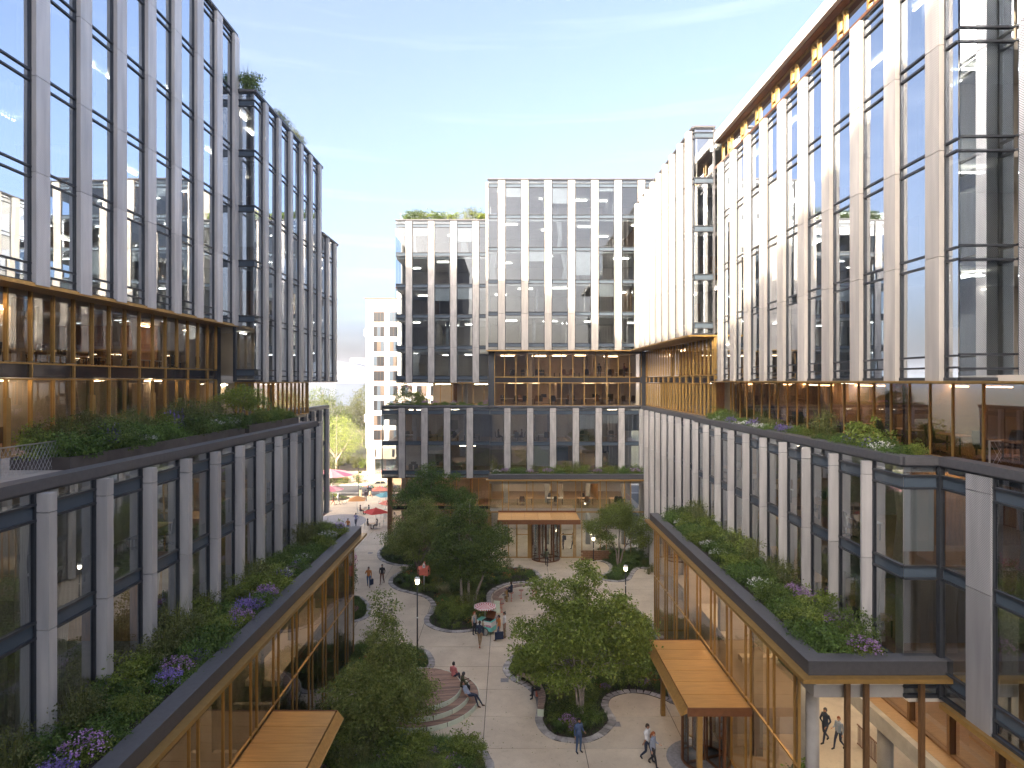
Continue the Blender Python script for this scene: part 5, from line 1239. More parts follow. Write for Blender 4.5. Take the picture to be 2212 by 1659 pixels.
# ------------------------------------------------------------------ ice cream cart
pc = Vector((-1.62, 46.95, .02)); CT = thing('ice_cream_cart', 'teal and white ice cream cart with a striped parasol and open lid', 'cart', pc, R(-28))
b_ = MB(); b_.box(-.62, .62, -.36, .36, .30, .62, 'teal_paint'); b_.box(-.62, .62, -.36, .36, .621, 1.0, 'white_paint'); b_.box(-.63, .63, -.37, .37, 1.001, 1.03, 'teal_paint'); b_.build('body', CT)
b_ = MB(); b_.box(-.18, .5, -.3, .3, 1.031, 1.04, 'screen_dark'); b_.build('hatch', CT)
b_ = MB(); b_.box(-.36, .36, -.015, .015, 0, .55, 'copper_dark', Matrix.Translation((.12, .32, 1.03)) @ Matrix.Rotation(R(-38), 4, 'X')); b_.build('lid', CT)
for y in (-.43, .43):
    b_ = MB(); M_ = Matrix.Translation((.12, y, .26)) @ Matrix.Rotation(R(90), 4, 'X'); b_.lathe([(.05, -.03), (.24, -.02), (.26, -.02), (.26, .02), (.24, .02), (.05, .03)], 'steel', 22, M_); o = b_.build('wheel', CT, True)
    b_ = MB(); b_.lathe([(.255, -.024), (.28, -.02), (.28, .02), (.255, .024)], 'tyre', 22, M_, cap=False); b_.build('tyre', o)
b_ = MB(); b_.tube([(-.6, -.2, .85), (-.95, -.2, .95), (-.95, .2, .95), (-.6, .2, .85)], .018, 'steel', 6); b_.build('handle', CT)
b_ = MB(); b_.tube([(-.55, -.3, .3), (-.75, -.3, .03)], .016, 'pole_black', 6); b_.tube([(-.55, .3, .3), (-.75, .3, .03)], .016, 'pole_black', 6); b_.build('prop_stand', CT)
# pictured cone and the lettering on the side
b_ = MB(); b_.add([(-.16, -.364, .36), (-.06, -.364, .36), (-.02, -.364, .62), (-.20, -.364, .62)], [(0, 1, 2, 3)], 'cone_orange'); o = b_.build('cone_picture', CT)
b_ = MB(); b_.add([(-.21, -.366, .62), (-.01, -.366, .62), (0, -.366, .72), (-.05, -.366, .82), (-.10, -.366, .93), (-.16, -.366, .82), (-.22, -.366, .72)], [(0, 1, 2, 3, 4, 5, 6)], 'cream_ice'); b_.build('ice_picture', o)
b_ = MB(); b_.box(.17, .60, -.366, -.362, .62, .76, 'magenta'); o = b_.build('name_band', CT)
cu = bpy.data.curves.new('cart_lettering', 'FONT'); cu.body = 'SUNDAE'; cu.size = .115; cu.align_x = 'CENTER'; cu.align_y = 'CENTER'; cu.extrude = .001; cu.materials.append(MATS['white_paint'])
lt = bpy.data.objects.new('lettering', cu); COL.objects.link(lt); lt.parent = o; lt.location = (.385, -.3685, .69); lt.rotation_euler = (R(90), 0, 0)
bpy.context.view_layer.update(); lm_ = bpy.data.meshes.new_from_object(lt.evaluated_get(bpy.context.evaluated_depsgraph_get())); bpy.data.objects.remove(lt)
lt = link('lettering', lm_, o, (.385, -.3685, .69)); lt.rotation_euler = (R(90), 0, 0)
PRS = thing('striped_parasol', 'red and white striped octagonal parasol over the ice cream cart', 'parasol', (pc.x-.12, pc.y+.25, 1.04))
b_ = MB(); b_.tube([(0, 0, -.02), (0, 0, 1.05)], .018, 'pole_white', 8); b_.build('pole', PRS)
nst = 11
for k in range(nst):
    r0, r1 = .02+.83*k/nst, .02+.83*(k+1)/nst; z0, z1 = 1.08-.17*(r0/.85)**1.4, 1.08-.17*(r1/.85)**1.4
    b_ = MB(); b_.lathe([(r0, z0), (r1, z1), (r1, z1-.006), (r0, z0-.006)], 'stripe_red' if k % 2 else 'white_paint', 8, Matrix.Rotation(R(22.5), 4, 'Z'), cap=False); b_.build('canopy_ring', PRS)
c8 = [Vector((.85*math.cos(R(22.5+45*k)), .85*math.sin(R(22.5+45*k)), 0)) for k in range(8)]
for k in range(8):
    for q in range(8):
        a, c = c8[k].lerp(c8[(k+1) % 8], q/8), c8[k].lerp(c8[(k+1) % 8], (q+1)/8); b_ = MB()
        b_.add([(a.x, a.y, .91), (c.x, c.y, .91), (c.x*1.01, c.y*1.01, .82), (a.x*1.01, a.y*1.01, .82)], [(0, 1, 2, 3)], 'stripe_red' if q % 2 else 'white_paint'); b_.build('valance_flap', PRS)

# ------------------------------------------------------------------ furniture
def chair_metal():
    C = thing('metal_chair', 'x', 'chair'); m_ = 'steel'
    b_ = MB(); [b_.box(-.21, .21, -.2+k*.06, -.155+k*.06, .44, .455, m_) for k in range(7)]; b_.build('seat', C)
    b_ = MB(); [b_.box(-.2+k*.065, -.17+k*.065, .21, .23, .47, .80, m_) for k in range(7)]; b_.tube([(-.22, .22, .82), (.22, .22, .82)], .014, m_, 6); b_.build('backrest', C)
    for sx in (-1, 1):
        b_ = MB(); b_.tube([(sx*.21, -.2, .46), (sx*.24, -.25, 0)], .012, m_, 6); b_.build('leg', C)
        b_ = MB(); b_.tube([(sx*.22, .22, .82), (sx*.21, .2, .46), (sx*.24, .28, 0)], .012, m_, 6); b_.build('leg', C)
        b_ = MB(); b_.tube([(sx*.22, .22, .68), (sx*.26, .0, .66), (sx*.25, -.2, .65), (sx*.22, -.2, .46)], .012, m_, 6); b_.build('armrest', C)
    return C
def table_square(top, leg, s=.75, h=.74, n='cafe_table'):
    T = thing(n, 'x', 'table'); b_ = MB(); b_.box(-s/2, s/2, -s/2, s/2, h-.035, h, top); b_.build('tabletop', T)
    for sx in (-1, 1):
        for sy in (-1, 1): b_ = MB(); b_.tube([(sx*(s/2-.06), sy*(s/2-.06), h-.035), (sx*(s/2-.04), sy*(s/2-.04), 0)], .016, leg, 6); b_.build('leg', T)
    return T
def office_chair(m_, n='office_chair'):
    C = thing(n, 'x', 'chair'); b_ = MB(); b_.box(-.24, .24, -.24, .22, .43, .5, m_); b_.build('seat', C)
    b_ = MB(); b_.prism([(-.22, 0), (.22, 0), (.24, .35), (.18, .58), (-.18, .58), (-.24, .35)], -.03, .03, m_, Matrix.Translation((0, .26, .52)) @ Matrix.Rotation(R(82), 4, 'X')); b_.build('backrest', C)
    b_ = MB(); b_.tube([(0, 0, .06), (0, 0, .43)], .03, 'steel', 8); b_.build('stem', C)
    for k in range(5):
        a = k*2*math.pi/5; b_ = MB(); b_.tube([(0, 0, .08), (.28*math.cos(a), .28*math.sin(a), .03)], .018, 'black_plastic', 5); b_.build('leg', C)
    return C
def office_table(top, n='office_table', L=1.8, Wd=.8):
    T = thing(n, 'x', 'table'); b_ = MB(); b_.box(-L/2, L/2, -Wd/2, Wd/2, .71, .74, top); b_.build('tabletop', T)
    for sx in (-1, 1):
        for sy in (-1, 1): b_ = MB(); b_.box(sx*(L/2-.08)-.025, sx*(L/2-.08)+.025, sy*(Wd/2-.08)-.025, sy*(Wd/2-.08)+.025, 0, .71, 'black_plastic'); b_.build('leg', T)
    return T
def monitor():
    M_ = thing('computer_monitor', 'x', 'monitor'); b_ = MB(); b_.box(-.3, .3, -.015, .015, .14, .50, 'screen_dark'); b_.build('screen', M_)
    b_ = MB(); b_.box(-.03, .03, 0, .04, .01, .2, 'steel'); b_.box(-.11, .11, -.08, .1, 0, .012, 'steel'); b_.build('stand', M_); return M_
oc = office_chair('black_plastic'); oc2 = office_chair('wood_brown'); ot = office_table('wood_light'); ot2 = office_table('white_paint'); mo_ = monitor()
def desk_run(P0, P1, n, z, rz, where, lab, jitter=.3, chairs=2, mon=.3):
    for k in range(n):
        u = (k+.5)/n; x = P0[0]+(P1[0]-P0[0])*u+random.uniform(-jitter, jitter)*.3; y = P0[1]+(P1[1]-P0[1])*u
        dup(random.choice((ot, ot, ot2)), (x, y, z), rz, f'office table {lab}', 'tables '+where)
        for c in range(chairs):
            a = rz+random.choice((0, math.pi))+random.uniform(-.5, .5); off = Vector((random.uniform(-.6, .6), .62, 0)); off.rotate(Euler((0, 0, a)))
            dup(random.choice((oc, oc, oc2)), (x+off.x, y+off.y, z), a, f'office chair {lab}', 'chairs '+where)
        if random.random() < mon: dup(mo_, (x+.2, y, z+.74), rz+random.uniform(-.3, .3), f'dark monitor on a table {lab}', 'monitors '+where)
desk_run((-20.9, 12), (-20.9, 41), 13, 19.215, R(90), 'behind the gold band', 'behind the upper panes of the two-storey gold band', mon=.4)
desk_run((-23.4, 14), (-23.4, 40), 8, 19.215, R(90), 'behind the gold band', 'behind the upper panes of the two-storey gold band', mon=.2)
desk_run((-21.2, 20), (-21.2, 41), 6, 15.835, R(90), 'behind the lower gold panes', 'behind the lower panes of the two-storey gold band', mon=.2)
desk_run((-1, 71.0), (14.2, 71.0), 8, 16.045, 0, 'in the lower gold storey above the entrance', 'in the lower gold storey above the entrance box')
desk_run((-1, 71.6), (14.2, 71.6), 7, 18.965, 0, 'in the upper gold storey above the entrance', 'in the upper gold storey under the white piers')
desk_run((0, 71.4), (14, 71.4), 4, 4.815, 0, 'on the entrance mezzanine', 'on the mezzanine behind the entrance glazing', mon=.1)
desk_run((-1.5, 71.0), (14, 71.0), 4, 12.015, 0, 'in the upper box rooms', 'in the glazed box rooms under the gold storeys', mon=0)
desk_run((-12.5, 71.6), (-3, 71.6), 4, 11.915, 0, 'in the box with the corner window', 'in the shaded glazed box beside the white tower', mon=.2)
desk_run((-12.5, 72), (-3, 72), 3, 8.315, 0, 'in the box with the corner window', 'in the shaded glazed box beside the white tower', mon=.2)
desk_run((18.0, 15), (18.0, 45), 10, 15.855, R(90), 'behind the terrace glazing', 'behind the terrace glazing under the near piers', mon=.4)
desk_run((15.4, 25.5), (15.4, 46), 5, 12.015, R(90), 'behind the thin fins', 'behind the thin grey fins above the planted pavilion roof', mon=.3)
desk_run((15.4, 24.3), (15.4, 44), 4, 8.215, R(90), 'behind the thin fins', 'behind the thin grey fins above the planted pavilion roof', mon=.3)
desk_run((-14.6, 12), (-14.6, 40), 5, 12.015, R(90), 'behind the deck-side fins', 'behind the fins above the deck-side pavilion roof', mon=.3)
desk_run((16.9, 26), (16.9, 44), 4, base+.32, R(90), 'behind the perforated piers', 'behind the perforated piers over the terrace', mon=.5)

# cafe tables, chairs and parasols on the plaza
mc = chair_metal(); ct = table_square('wood_light', 'steel')
def cafe(cx, cy, z, chairs, lab):
    dup(ct, (cx, cy, .02), R(12), 'square cafe table '+lab, 'cafe tables on the plaza')
    for a in chairs:
        q = Vector((0, .72, 0)); q.rotate(Euler((0, 0, a))); dup(mc, (cx+q.x, cy+q.y, .02), a, 'slatted metal cafe chair '+lab, 'cafe chairs on the plaza')
cafe(-17.2, 79.9, 0, (R(90), R(-90), R(180)), 'under the bright red parasol')
cafe(-20.2, 88.8, 0, (R(95), R(-85), R(5)), 'under the orange parasol')
cafe(-18.6, 95.0, 0, (R(100), R(-20)), 'under the teal parasol')
cafe(-16.4, 86.0, 0, (R(90), R(-60), R(170)), 'under the dark red parasol')
cafe(-15.2, 81.8, 0, (R(110), R(190)), 'by the wooden corner pier')
def parasol(label, x, y, rad, h, drop, mats, n=4, rz=0, pole='steel', lean=0):
    P_ = thing('parasol', label, 'parasol', (x, y, .02), rz)
    b_ = MB(); b_.tube([(0, 0, 0), (0, 0, h)], .028, pole, 8); b_.build('pole', P_)
    b_ = MB(); b_.lathe([(.28, 0), (.28, .05), (.06, .08)], 'concrete', 16); b_.build('base', P_)
    for k in range(n):
        a0, a1 = 2*math.pi*k/n+math.pi/n, 2*math.pi*(k+1)/n+math.pi/n; rr_ = rad
        p0, p1 = Vector((rr_*math.cos(a0), rr_*math.sin(a0), h-drop)), Vector((rr_*math.cos(a1), rr_*math.sin(a1), h-drop)); top = Vector((0, 0, h)); vs = []; m = 6
        for i in range(m+1):
            for j in range(m+1):
                e = p0.lerp(p1, j/m); u = i/m; q = top.lerp(e, u); q.z += -.07*math.sin(math.pi*j/m)*u*rad*.25+.10*math.sin(math.pi*u)*drop; vs.append(q)
        fs = [(i*(m+1)+j, (i+1)*(m+1)+j, (i+1)*(m+1)+j+1, i*(m+1)+j+1) for i in range(m) for j in range(m)]
        b_ = MB(); b_.add(vs, fs, mats[k % len(mats)]); b_.build('canopy_panel', P_, True)
        b_ = MB(); b_.tube([(0, 0, h-.5), tuple(p0*.55+Vector((0, 0, h*.45-drop*.02)))], .008, 'steel', 4); b_.build('strut', P_)
    b_ = MB(); b_.lathe([(.10, h-.02), (.06, h+.05), (.02, h+.09)], mats[0], 10); b_.build('finial', P_)
parasol('bright red square parasol over a cafe table with two women', -16.8, 80.2, 1.75, 2.62, .55, ['red_fabric'], 4, R(40))
parasol('orange square parasol over the table of two seated men', -21.3, 89.0, 1.65, 2.5, .5, ['orange_fabric'], 4, R(8))
parasol('coral square parasol behind the teal one', -19.7, 97.0, 1.7, 2.55, .5, ['coral_fabric'], 4, R(12))
parasol('teal square parasol between coral and dark red ones', -17.9, 92.2, 1.7, 2.5, .5, ['teal_fabric'], 4, R(35))
parasol('dark red square parasol half hidden by the wooden corner pier', -16.0, 86.0, 1.7, 2.65, .6, ['red_fabric', 'coral_fabric'], 4, R(45))
parasol('very large pink parasol with rose panels beyond the far wing', -28.3, 100.5, 3.9, 4.7, .8, ['pink_fabric', 'rose_fabric', 'pale_pink'], 12, R(5), 'pole_black')
parasol('pale pink round parasol on a pale green pole by the cyclists', -25.6, 91.0, 1.9, 3.65, .55, ['pale_pink', 'pink_fabric'], 10, R(5), 'pale_green')
# bunting
def bunting(label, a, b, sag, nfl):
    B = thing('bunting', label, 'bunting', a); a, b = Vector(a), Vector(b); q = []
    for i in range(25): u = i/24; p = a.lerp(b, u); p.z -= sag*4*u*(1-u); q.append(p-a)
    b_ = MB(); b_.tube(q, .008, 'pole_white', 4); b_.build('string', B); d = (b-a).normalized()
    for k in range(nfl):
        u = (k+.5)/nfl; p = a.lerp(b, u)-a; p.z -= sag*4*u*(1-u); e = d*.13
        b_ = MB(); b_.add([p-e, p+e, p+Vector((0, 0, -.27))], [(0, 1, 2)], ('red_fabric', 'blue_flag', 'green_flag', 'yellow_flag', 'coral_fabric')[k % 5]); b_.build('pennant', B)
bunting('string of coloured pennants over the road behind the big pink parasol', (-29, 104.2, 2.6), (-13.8, 95, 7.6), .9, 24)
bunting('lower string of coloured pennants above the standing group', (-27.2, 104.5, .0+1.9), (-15.5, 92, 3.6), .35, 24)
TP = thing('bunting_post', 'thin dark post holding the pennant strings', 'post', (-24.3, 102.6, .02)); b_ = MB(); b_.tube([(0, 0, 0), (0, 0, 4.6)], .035, 'pole_black', 8); b_.build('pole', TP); b_ = MB(); b_.lathe([(.12, 0), (.12, .03)], 'pole_black', 12); b_.build('base_plate', TP)

# parked car
CR = thing('parked_car', 'cream saloon car at the kerb beyond the plaza', 'car', (-22.3, 110.6, -.03))
prof = [(-2.2, .35), (-2.22, .62), (-2.1, .78), (-1.15, .9), (-.55, 1.38), (.7, 1.42), (1.45, 1.0), (2.1, .95), (2.2, .7), (2.18, .38)]
b_ = MB(); M_ = Matrix(((1, 0, 0, 0), (0, 0, 1, 0), (0, 1, 0, 0), (0, 0, 0, 1))); b_.prism(prof, -.85, .85, 'car_cream', M_); b_.build('body', CR)
for s in (-.853, .853):
    for pl in ([(-.95, .95), (-.5, 1.3), (.05, 1.34), (.05, .95)], [(.12, .95), (.12, 1.34), (.65, 1.35), (1.2, 1.0)]):
        b_ = MB(); b_.add([(x, s, z) for x, z in pl], [(0, 1, 2, 3)], 'screen_dark'); b_.build('window', CR)
b_ = MB(); b_.add([(-1.12, -.75, .925), (-1.12, .75, .925), (-.58, .7, 1.37), (-.58, -.7, 1.37)], [(0, 1, 2, 3)], 'screen_dark'); o = b_.build('windscreen', CR); o.location = (-.012, 0, .012)
for x in (-1.4, 1.35):
    for s in (-.8, .8):
        M2 = Matrix.Translation((x, s, .33)) @ Matrix.Rotation(R(90), 4, 'X'); b_ = MB(); b_.lathe([(.2, -.11), (.33, -.10), (.33, .10), (.2, .11)], 'tyre', 20, M2); o = b_.build('wheel', CR, True)
        b_ = MB(); b_.lathe([(.02, -.115), (.19, -.115), (.19, .115), (.02, .115)], 'steel', 16, M2); b_.build('rim', o)
for s in (-.6, .6): b_ = MB(); b_.box(-2.25, -2.2, s-.15, s+.15, .6, .72, 'white_paint'); b_.build('headlight', CR)
# bicycles
def bicycle(label, x, y, rz, m_):
    B = thing('bicycle', label, 'bicycle', (x, y, .02), rz)
    for cx in (-.52, .52):
        b_ = MB(); M2 = Matrix.Translation((cx, 0, .34)) @ Matrix.Rotation(R(90), 4, 'X')
        ring = [(cx+.33*math.cos(k*.2244), 0, .34+.33*math.sin(k*.2244)) for k in range(29)]; b_.tube(ring, .016, 'tyre', 6, False); o = b_.build('wheel', B, True)
        b_ = MB(); [b_.tube([(cx, 0, .34), (cx+.32*math.cos(k*.628), 0, .34+.32*math.sin(k*.628))], .003, 'steel', 3, False) for k in range(10)]; b_.build('spokes', o)
    b_ = MB()
    for pth in ([(-.52, 0, .34), (-.05, 0, .3)], [(-.05, 0, .3), (-.2, 0, .85)], [(-.52, 0, .34), (-.17, 0, .75)], [(-.05, 0, .3), (.36, 0, .72)], [(-.17, 0, .72), (.34, 0, .8)], [(.32, 0, .92), (.52, 0, .34)]): b_.tube(pth, .017, m_, 6)
    b_.build('frame', B); b_ = MB(); b_.tube([(.3, -.25, 1.0), (.32, 0, .95), (.3, .25, 1.0)], .014, 'pole_black', 6); b_.build('handlebar', B)
    b_ = MB(); b_.prism([(-.33, -.07), (-.33, .07), (-.1, .02), (-.1, -.02)], .86, .91, 'black_plastic'); b_.build('saddle', B)
bicycle('red bicycle pushed by the cyclist in a dark top', -26.6, 95.0, R(200), 'red_fabric'); bicycle('dark bicycle pushed by the cyclist in a white top', -25.4, 95.9, R(195), 'black_plastic')
# cosy brick planter by the entrance
bx_ = thing('low_wall', 'low brown brick wall beside the entrance glazing', 'wall', (9.2, 66.0, 0))
for r_ in range(5):
    for k in range(7): bx('brick', bx_, 'wood_brown', 7.6+k*.42+(.2 if r_ % 2 else 0), 7.99+k*.42+(.2 if r_ % 2 else 0), 65.95, 66.2, .03+r_*.2, .215+r_*.2)

# fallen leaves on the paving near the trees
n = 900; c_ = np.array([(3.9, 34.9), (-6.4, 33), (-3.4, 51.7), (-8.4, 61), (11, 63)])[rng.integers(0, 5, n)]; q = c_+rng.normal(0, 4.2, (n, 2)); q = q[(q[:, 0] > -10) & (q[:, 0] < 10.5)]
pts = np.concatenate([q, np.full((len(q), 1), .034)], 1); v, f = leaf_arrays(pts, np.zeros_like(pts), .085, 6, .3, .6, .3); v[:, 2] = np.maximum(v[:, 2], .0225)
o = link('fallen_leaves', mesh_np('fallen_leaves', v, f, ['leaf_olive'])); tag(o, 'scattered small fallen leaves on the courtyard paving', 'leaves', None, 'stuff')
# ------------------------------------------------------------------ people
SKIN = {'light': (.52, .30, .20), 'tan': (.36, .19, .12), 'dark': (.12, .06, .04)}
HAIR = {'black': (.012, .010, .009), 'brown': (.05, .028, .015), 'red': (.30, .085, .02), 'grey': (.22, .21, .20), 'beanie': (.05, .05, .055), 'white': (.55, .55, .55)}
CLOTH = {'navy': (.02, .03, .06), 'blue': (.06, .10, .20), 'jeans': (.045, .085, .17), 'dark': (.018, .018, .022), 'white': (.68, .67, .66), 'orange': (.42, .16, .035), 'khaki': (.26, .18, .10), 'denim': (.20, .27, .36),
         'pink': (.55, .18, .17), 'olive': (.05, .055, .022), 'greyblue': (.28, .32, .40), 'beige': (.50, .42, .33), 'maroon': (.10, .025, .04), 'periwinkle': (.16, .18, .36), 'teal': (.03, .07, .075), 'grey': (.30, .30, .30), 'charcoal': (.035, .035, .04), 'brown': (.12, .05, .025), 'sand': (.40, .33, .22), 'red_shoe': (.40, .06, .02)}
for d_, pre in ((SKIN, 'skin_'), (HAIR, 'hair_'), (CLOTH, 'cloth_')):
    for k, c in d_.items(): pm(pre+k, c, .75 if pre != 'skin_' else .55, 0, .12, 18)
PEOPLE = []
def V3(*a): return Vector(a)
def pose(kind, arms='down', seat=.45, lean=0):
    """joint positions, facing -Y, feet at z = 0"""
    J = {}; leg = {}
    if kind in ('stand', 'walk', 'walk2'):
        pel = V3(0, 0, .95)
        if kind == 'stand':
            for s in (-1, 1): leg[s] = [V3(s*.095, 0, .93), V3(s*.11, -.02, .50), V3(s*.12, .02, .085), V3(s*.14, -.15, .03)]
        else:
            f = 1 if kind == 'walk' else -1
            leg[f] = [V3(f*.095, 0, .93), V3(f*.10, -.16, .52), V3(f*.10, -.24, .10), V3(f*.11, -.42, .045)]
            leg[-f] = [V3(-f*.095, 0, .93), V3(-f*.10, -.01, .50), V3(-f*.10, .30, .15), V3(-f*.10, .20, .03)]
    elif kind == 'sit':
        pel = V3(0, 0, seat+.11)
        for s in (-1, 1): leg[s] = [V3(s*.095, 0, seat+.10), V3(s*.13, -.42, seat+.08), V3(s*.13, -.44+.10*(seat > .6), max(.085, seat-.40)), V3(s*.14, -.60+.10*(seat > .6), max(.03, seat-.45))]
    elif kind == 'cross':
        pel = V3(0, 0, seat+.11)
        leg[1] = [V3(.095, 0, seat+.10), V3(.10, -.42, seat+.08), V3(.10, -.46, max(.085, seat-.38)), V3(.11, -.62, max(.03, seat-.43))]
        leg[-1] = [V3(-.095, 0, seat+.10), V3(.0, -.42, seat+.20), V3(.18, -.52, seat-.12), V3(.18, -.66, seat-.16)]
    elif kind == 'recline':
        pel = V3(0, 0, seat+.10); lean = -35
        leg[1] = [V3(.095, 0, seat+.09), V3(.12, -.42, seat+.06), V3(.10, -.78, .10), V3(.10, -.94, .06)]
        leg[-1] = [V3(-.095, 0, seat+.09), V3(-.12, -.40, seat+.16), V3(-.12, -.60, .10), V3(-.12, -.76, .045)]
    up = Matrix.Rotation(R(lean), 4, 'X')
    def U(x, y, z): return pel+(up @ V3(x, y, z))
    J['torso'] = [pel+V3(0, 0, -.06), U(0, 0, .08), U(0, .005, .22), U(0, 0, .36), U(0, .01, .46), U(0, .012, .51)]
    J['neck'] = [U(0, .012, .49), U(0, 0, .575)]; J['head'] = U(0, -.02, .665); J['up'] = up
    arm = {}
    for s in (-1, 1):
        sh = U(s*.175, .012, .455)
        a = arms if isinstance(arms, str) else arms[0 if s < 0 else 1]
        el, wr = {'down': (U(s*.235, .03, .17), U(s*.24, -.03, -.07)), 'fwd': (U(s*.23, -.0, .18), U(s*.18, -.24, .16)), 'phone': (U(s*.27, -.10, .24), U(s*.13, -.14, .52)),
                  'lap': (U(s*.24, -.02, .18), U(s*.09, -.26, .08)), 'gesture': (U(s*.24, -.10, .20), U(s*.16, -.34, .28)), 'hip': (U(s*.32, .06, .20), U(s*.19, .0, .03)), 'swing': (U(s*.23, .10*s, .18), U(s*.22, -.10*s-.08, -.04)),
                  'back': (U(s*.24, .16, .20), U(s*.22, .32, .02)), 'bar': (U(s*.24, -.16, .22), U(s*.20, -.42, .22))}[a]
        arm[s] = [sh, el, wr]
    J['arm'] = arm; J['leg'] = leg; J['pel'] = pel; return J
def person(label, x, y, rz, kind, top, bottom, hair='black', skin='tan', shoes='dark', arms='down', seat=.45, z=.02, sc_=1.0, lean=0, style='short', skirt=False, sleeves=True, extra=None):
    PEOPLE.append(dict(label=label, x=x, y=y, rz=rz, J=pose(kind, arms, seat, lean), top=top, bottom=bottom, hair=hair, skin=skin, shoes=shoes, z=z, sc=sc_, style=style, skirt=skirt, sleeves=sleeves, extra=extra))
def raw_body(d):
    J = d['J']; b_ = MB(); tags = []
    def T(pts, rad, tag_, n=10):
        b_.tube(pts, rad, 'concrete', n)
        P_ = [Vector(p) for p in pts]
        for i in range(len(P_)-1):
            for q in range(5):
                u = (q+.5)/5; r0 = rad[i][0] if isinstance(rad[i], tuple) else rad[i]; tags.append((P_[i].lerp(P_[i+1], u), tag_, r0))
    def ball(c, rx, ry, rz_, M=None):
        pr = [(max(.001, math.sin(a)), -math.cos(a)) for a in np.linspace(.05, math.pi-.05, 9)]
        b_.lathe([(r_, z_) for r_, z_ in pr], 'concrete', 12, Matrix.Translation(c) @ (M or Matrix()) @ Matrix.Diagonal((rx, ry, rz_, 1)))
    t = J['torso']; T(t, [(.15, .11), (.155, .112), (.138, .098), (.168, .115), (.165, .10), (.09, .07)], 'top', 14)
    tags.append((t[0], 'bottom', .15)); tags.append((t[0]+V3(.08, 0, 0), 'bottom', .15)); tags.append((t[0]+V3(-.08, 0, 0), 'bottom', .15))
    T(J['neck'], [.055, .052], 'skin')
    h = J['head']; ball(h, .078, .096, .122, J['up']); tags.append((h, 'skin', .1)); tags.append((h+J['up'] @ V3(0, -.03, -.06), 'skin', .08))
    ball(h+J['up'] @ V3(0, -.098, -.015), .014, .018, .026)
    for s in (-1, 1):
        ball(h+J['up'] @ V3(s*.08, .01, -.01), .012, .02, .03)
        l = J['leg'][s]; fat = 1.0
        T([l[0], l[0].lerp(l[1], .5), l[1]], [.092, .078, .058], 'skirt' if d['skirt'] else 'bottom'); T([l[1], l[1].lerp(l[2], .35), l[2]], [.058, .056, .040], 'skin' if d['skirt'] else 'bottom')
        T([l[2]+V3(0, .03, -.035), l[2].lerp(l[3], .5)+V3(0, 0, -.01), l[3]], [.042, .044, .034], 'shoes', 8)
        a = J['arm'][s]; T([a[0]-(a[1]-a[0])*.08, a[0].lerp(a[1], .5), a[1]], [.062, .052, .044], 'top'); T([a[1], a[1].lerp(a[2], .4), a[2]], [.044, .041, .028], 'top' if d['sleeves'] else 'skin')
        dr = (a[2]-a[1]).normalized(); T([a[2]-dr*.01, a[2]+dr*.05, a[2]+dr*.09], [(.026, .020), (.040, .018), (.036, .014)], 'skin', 8)
    if d['skirt']:
        p0 = J['pel']; T([p0, p0+V3(0, 0, -.3), p0+V3(0, 0, -.5)], [(.17, .13), (.20, .17), (.22, .19)], 'skirt', 14)
    return b_, tags
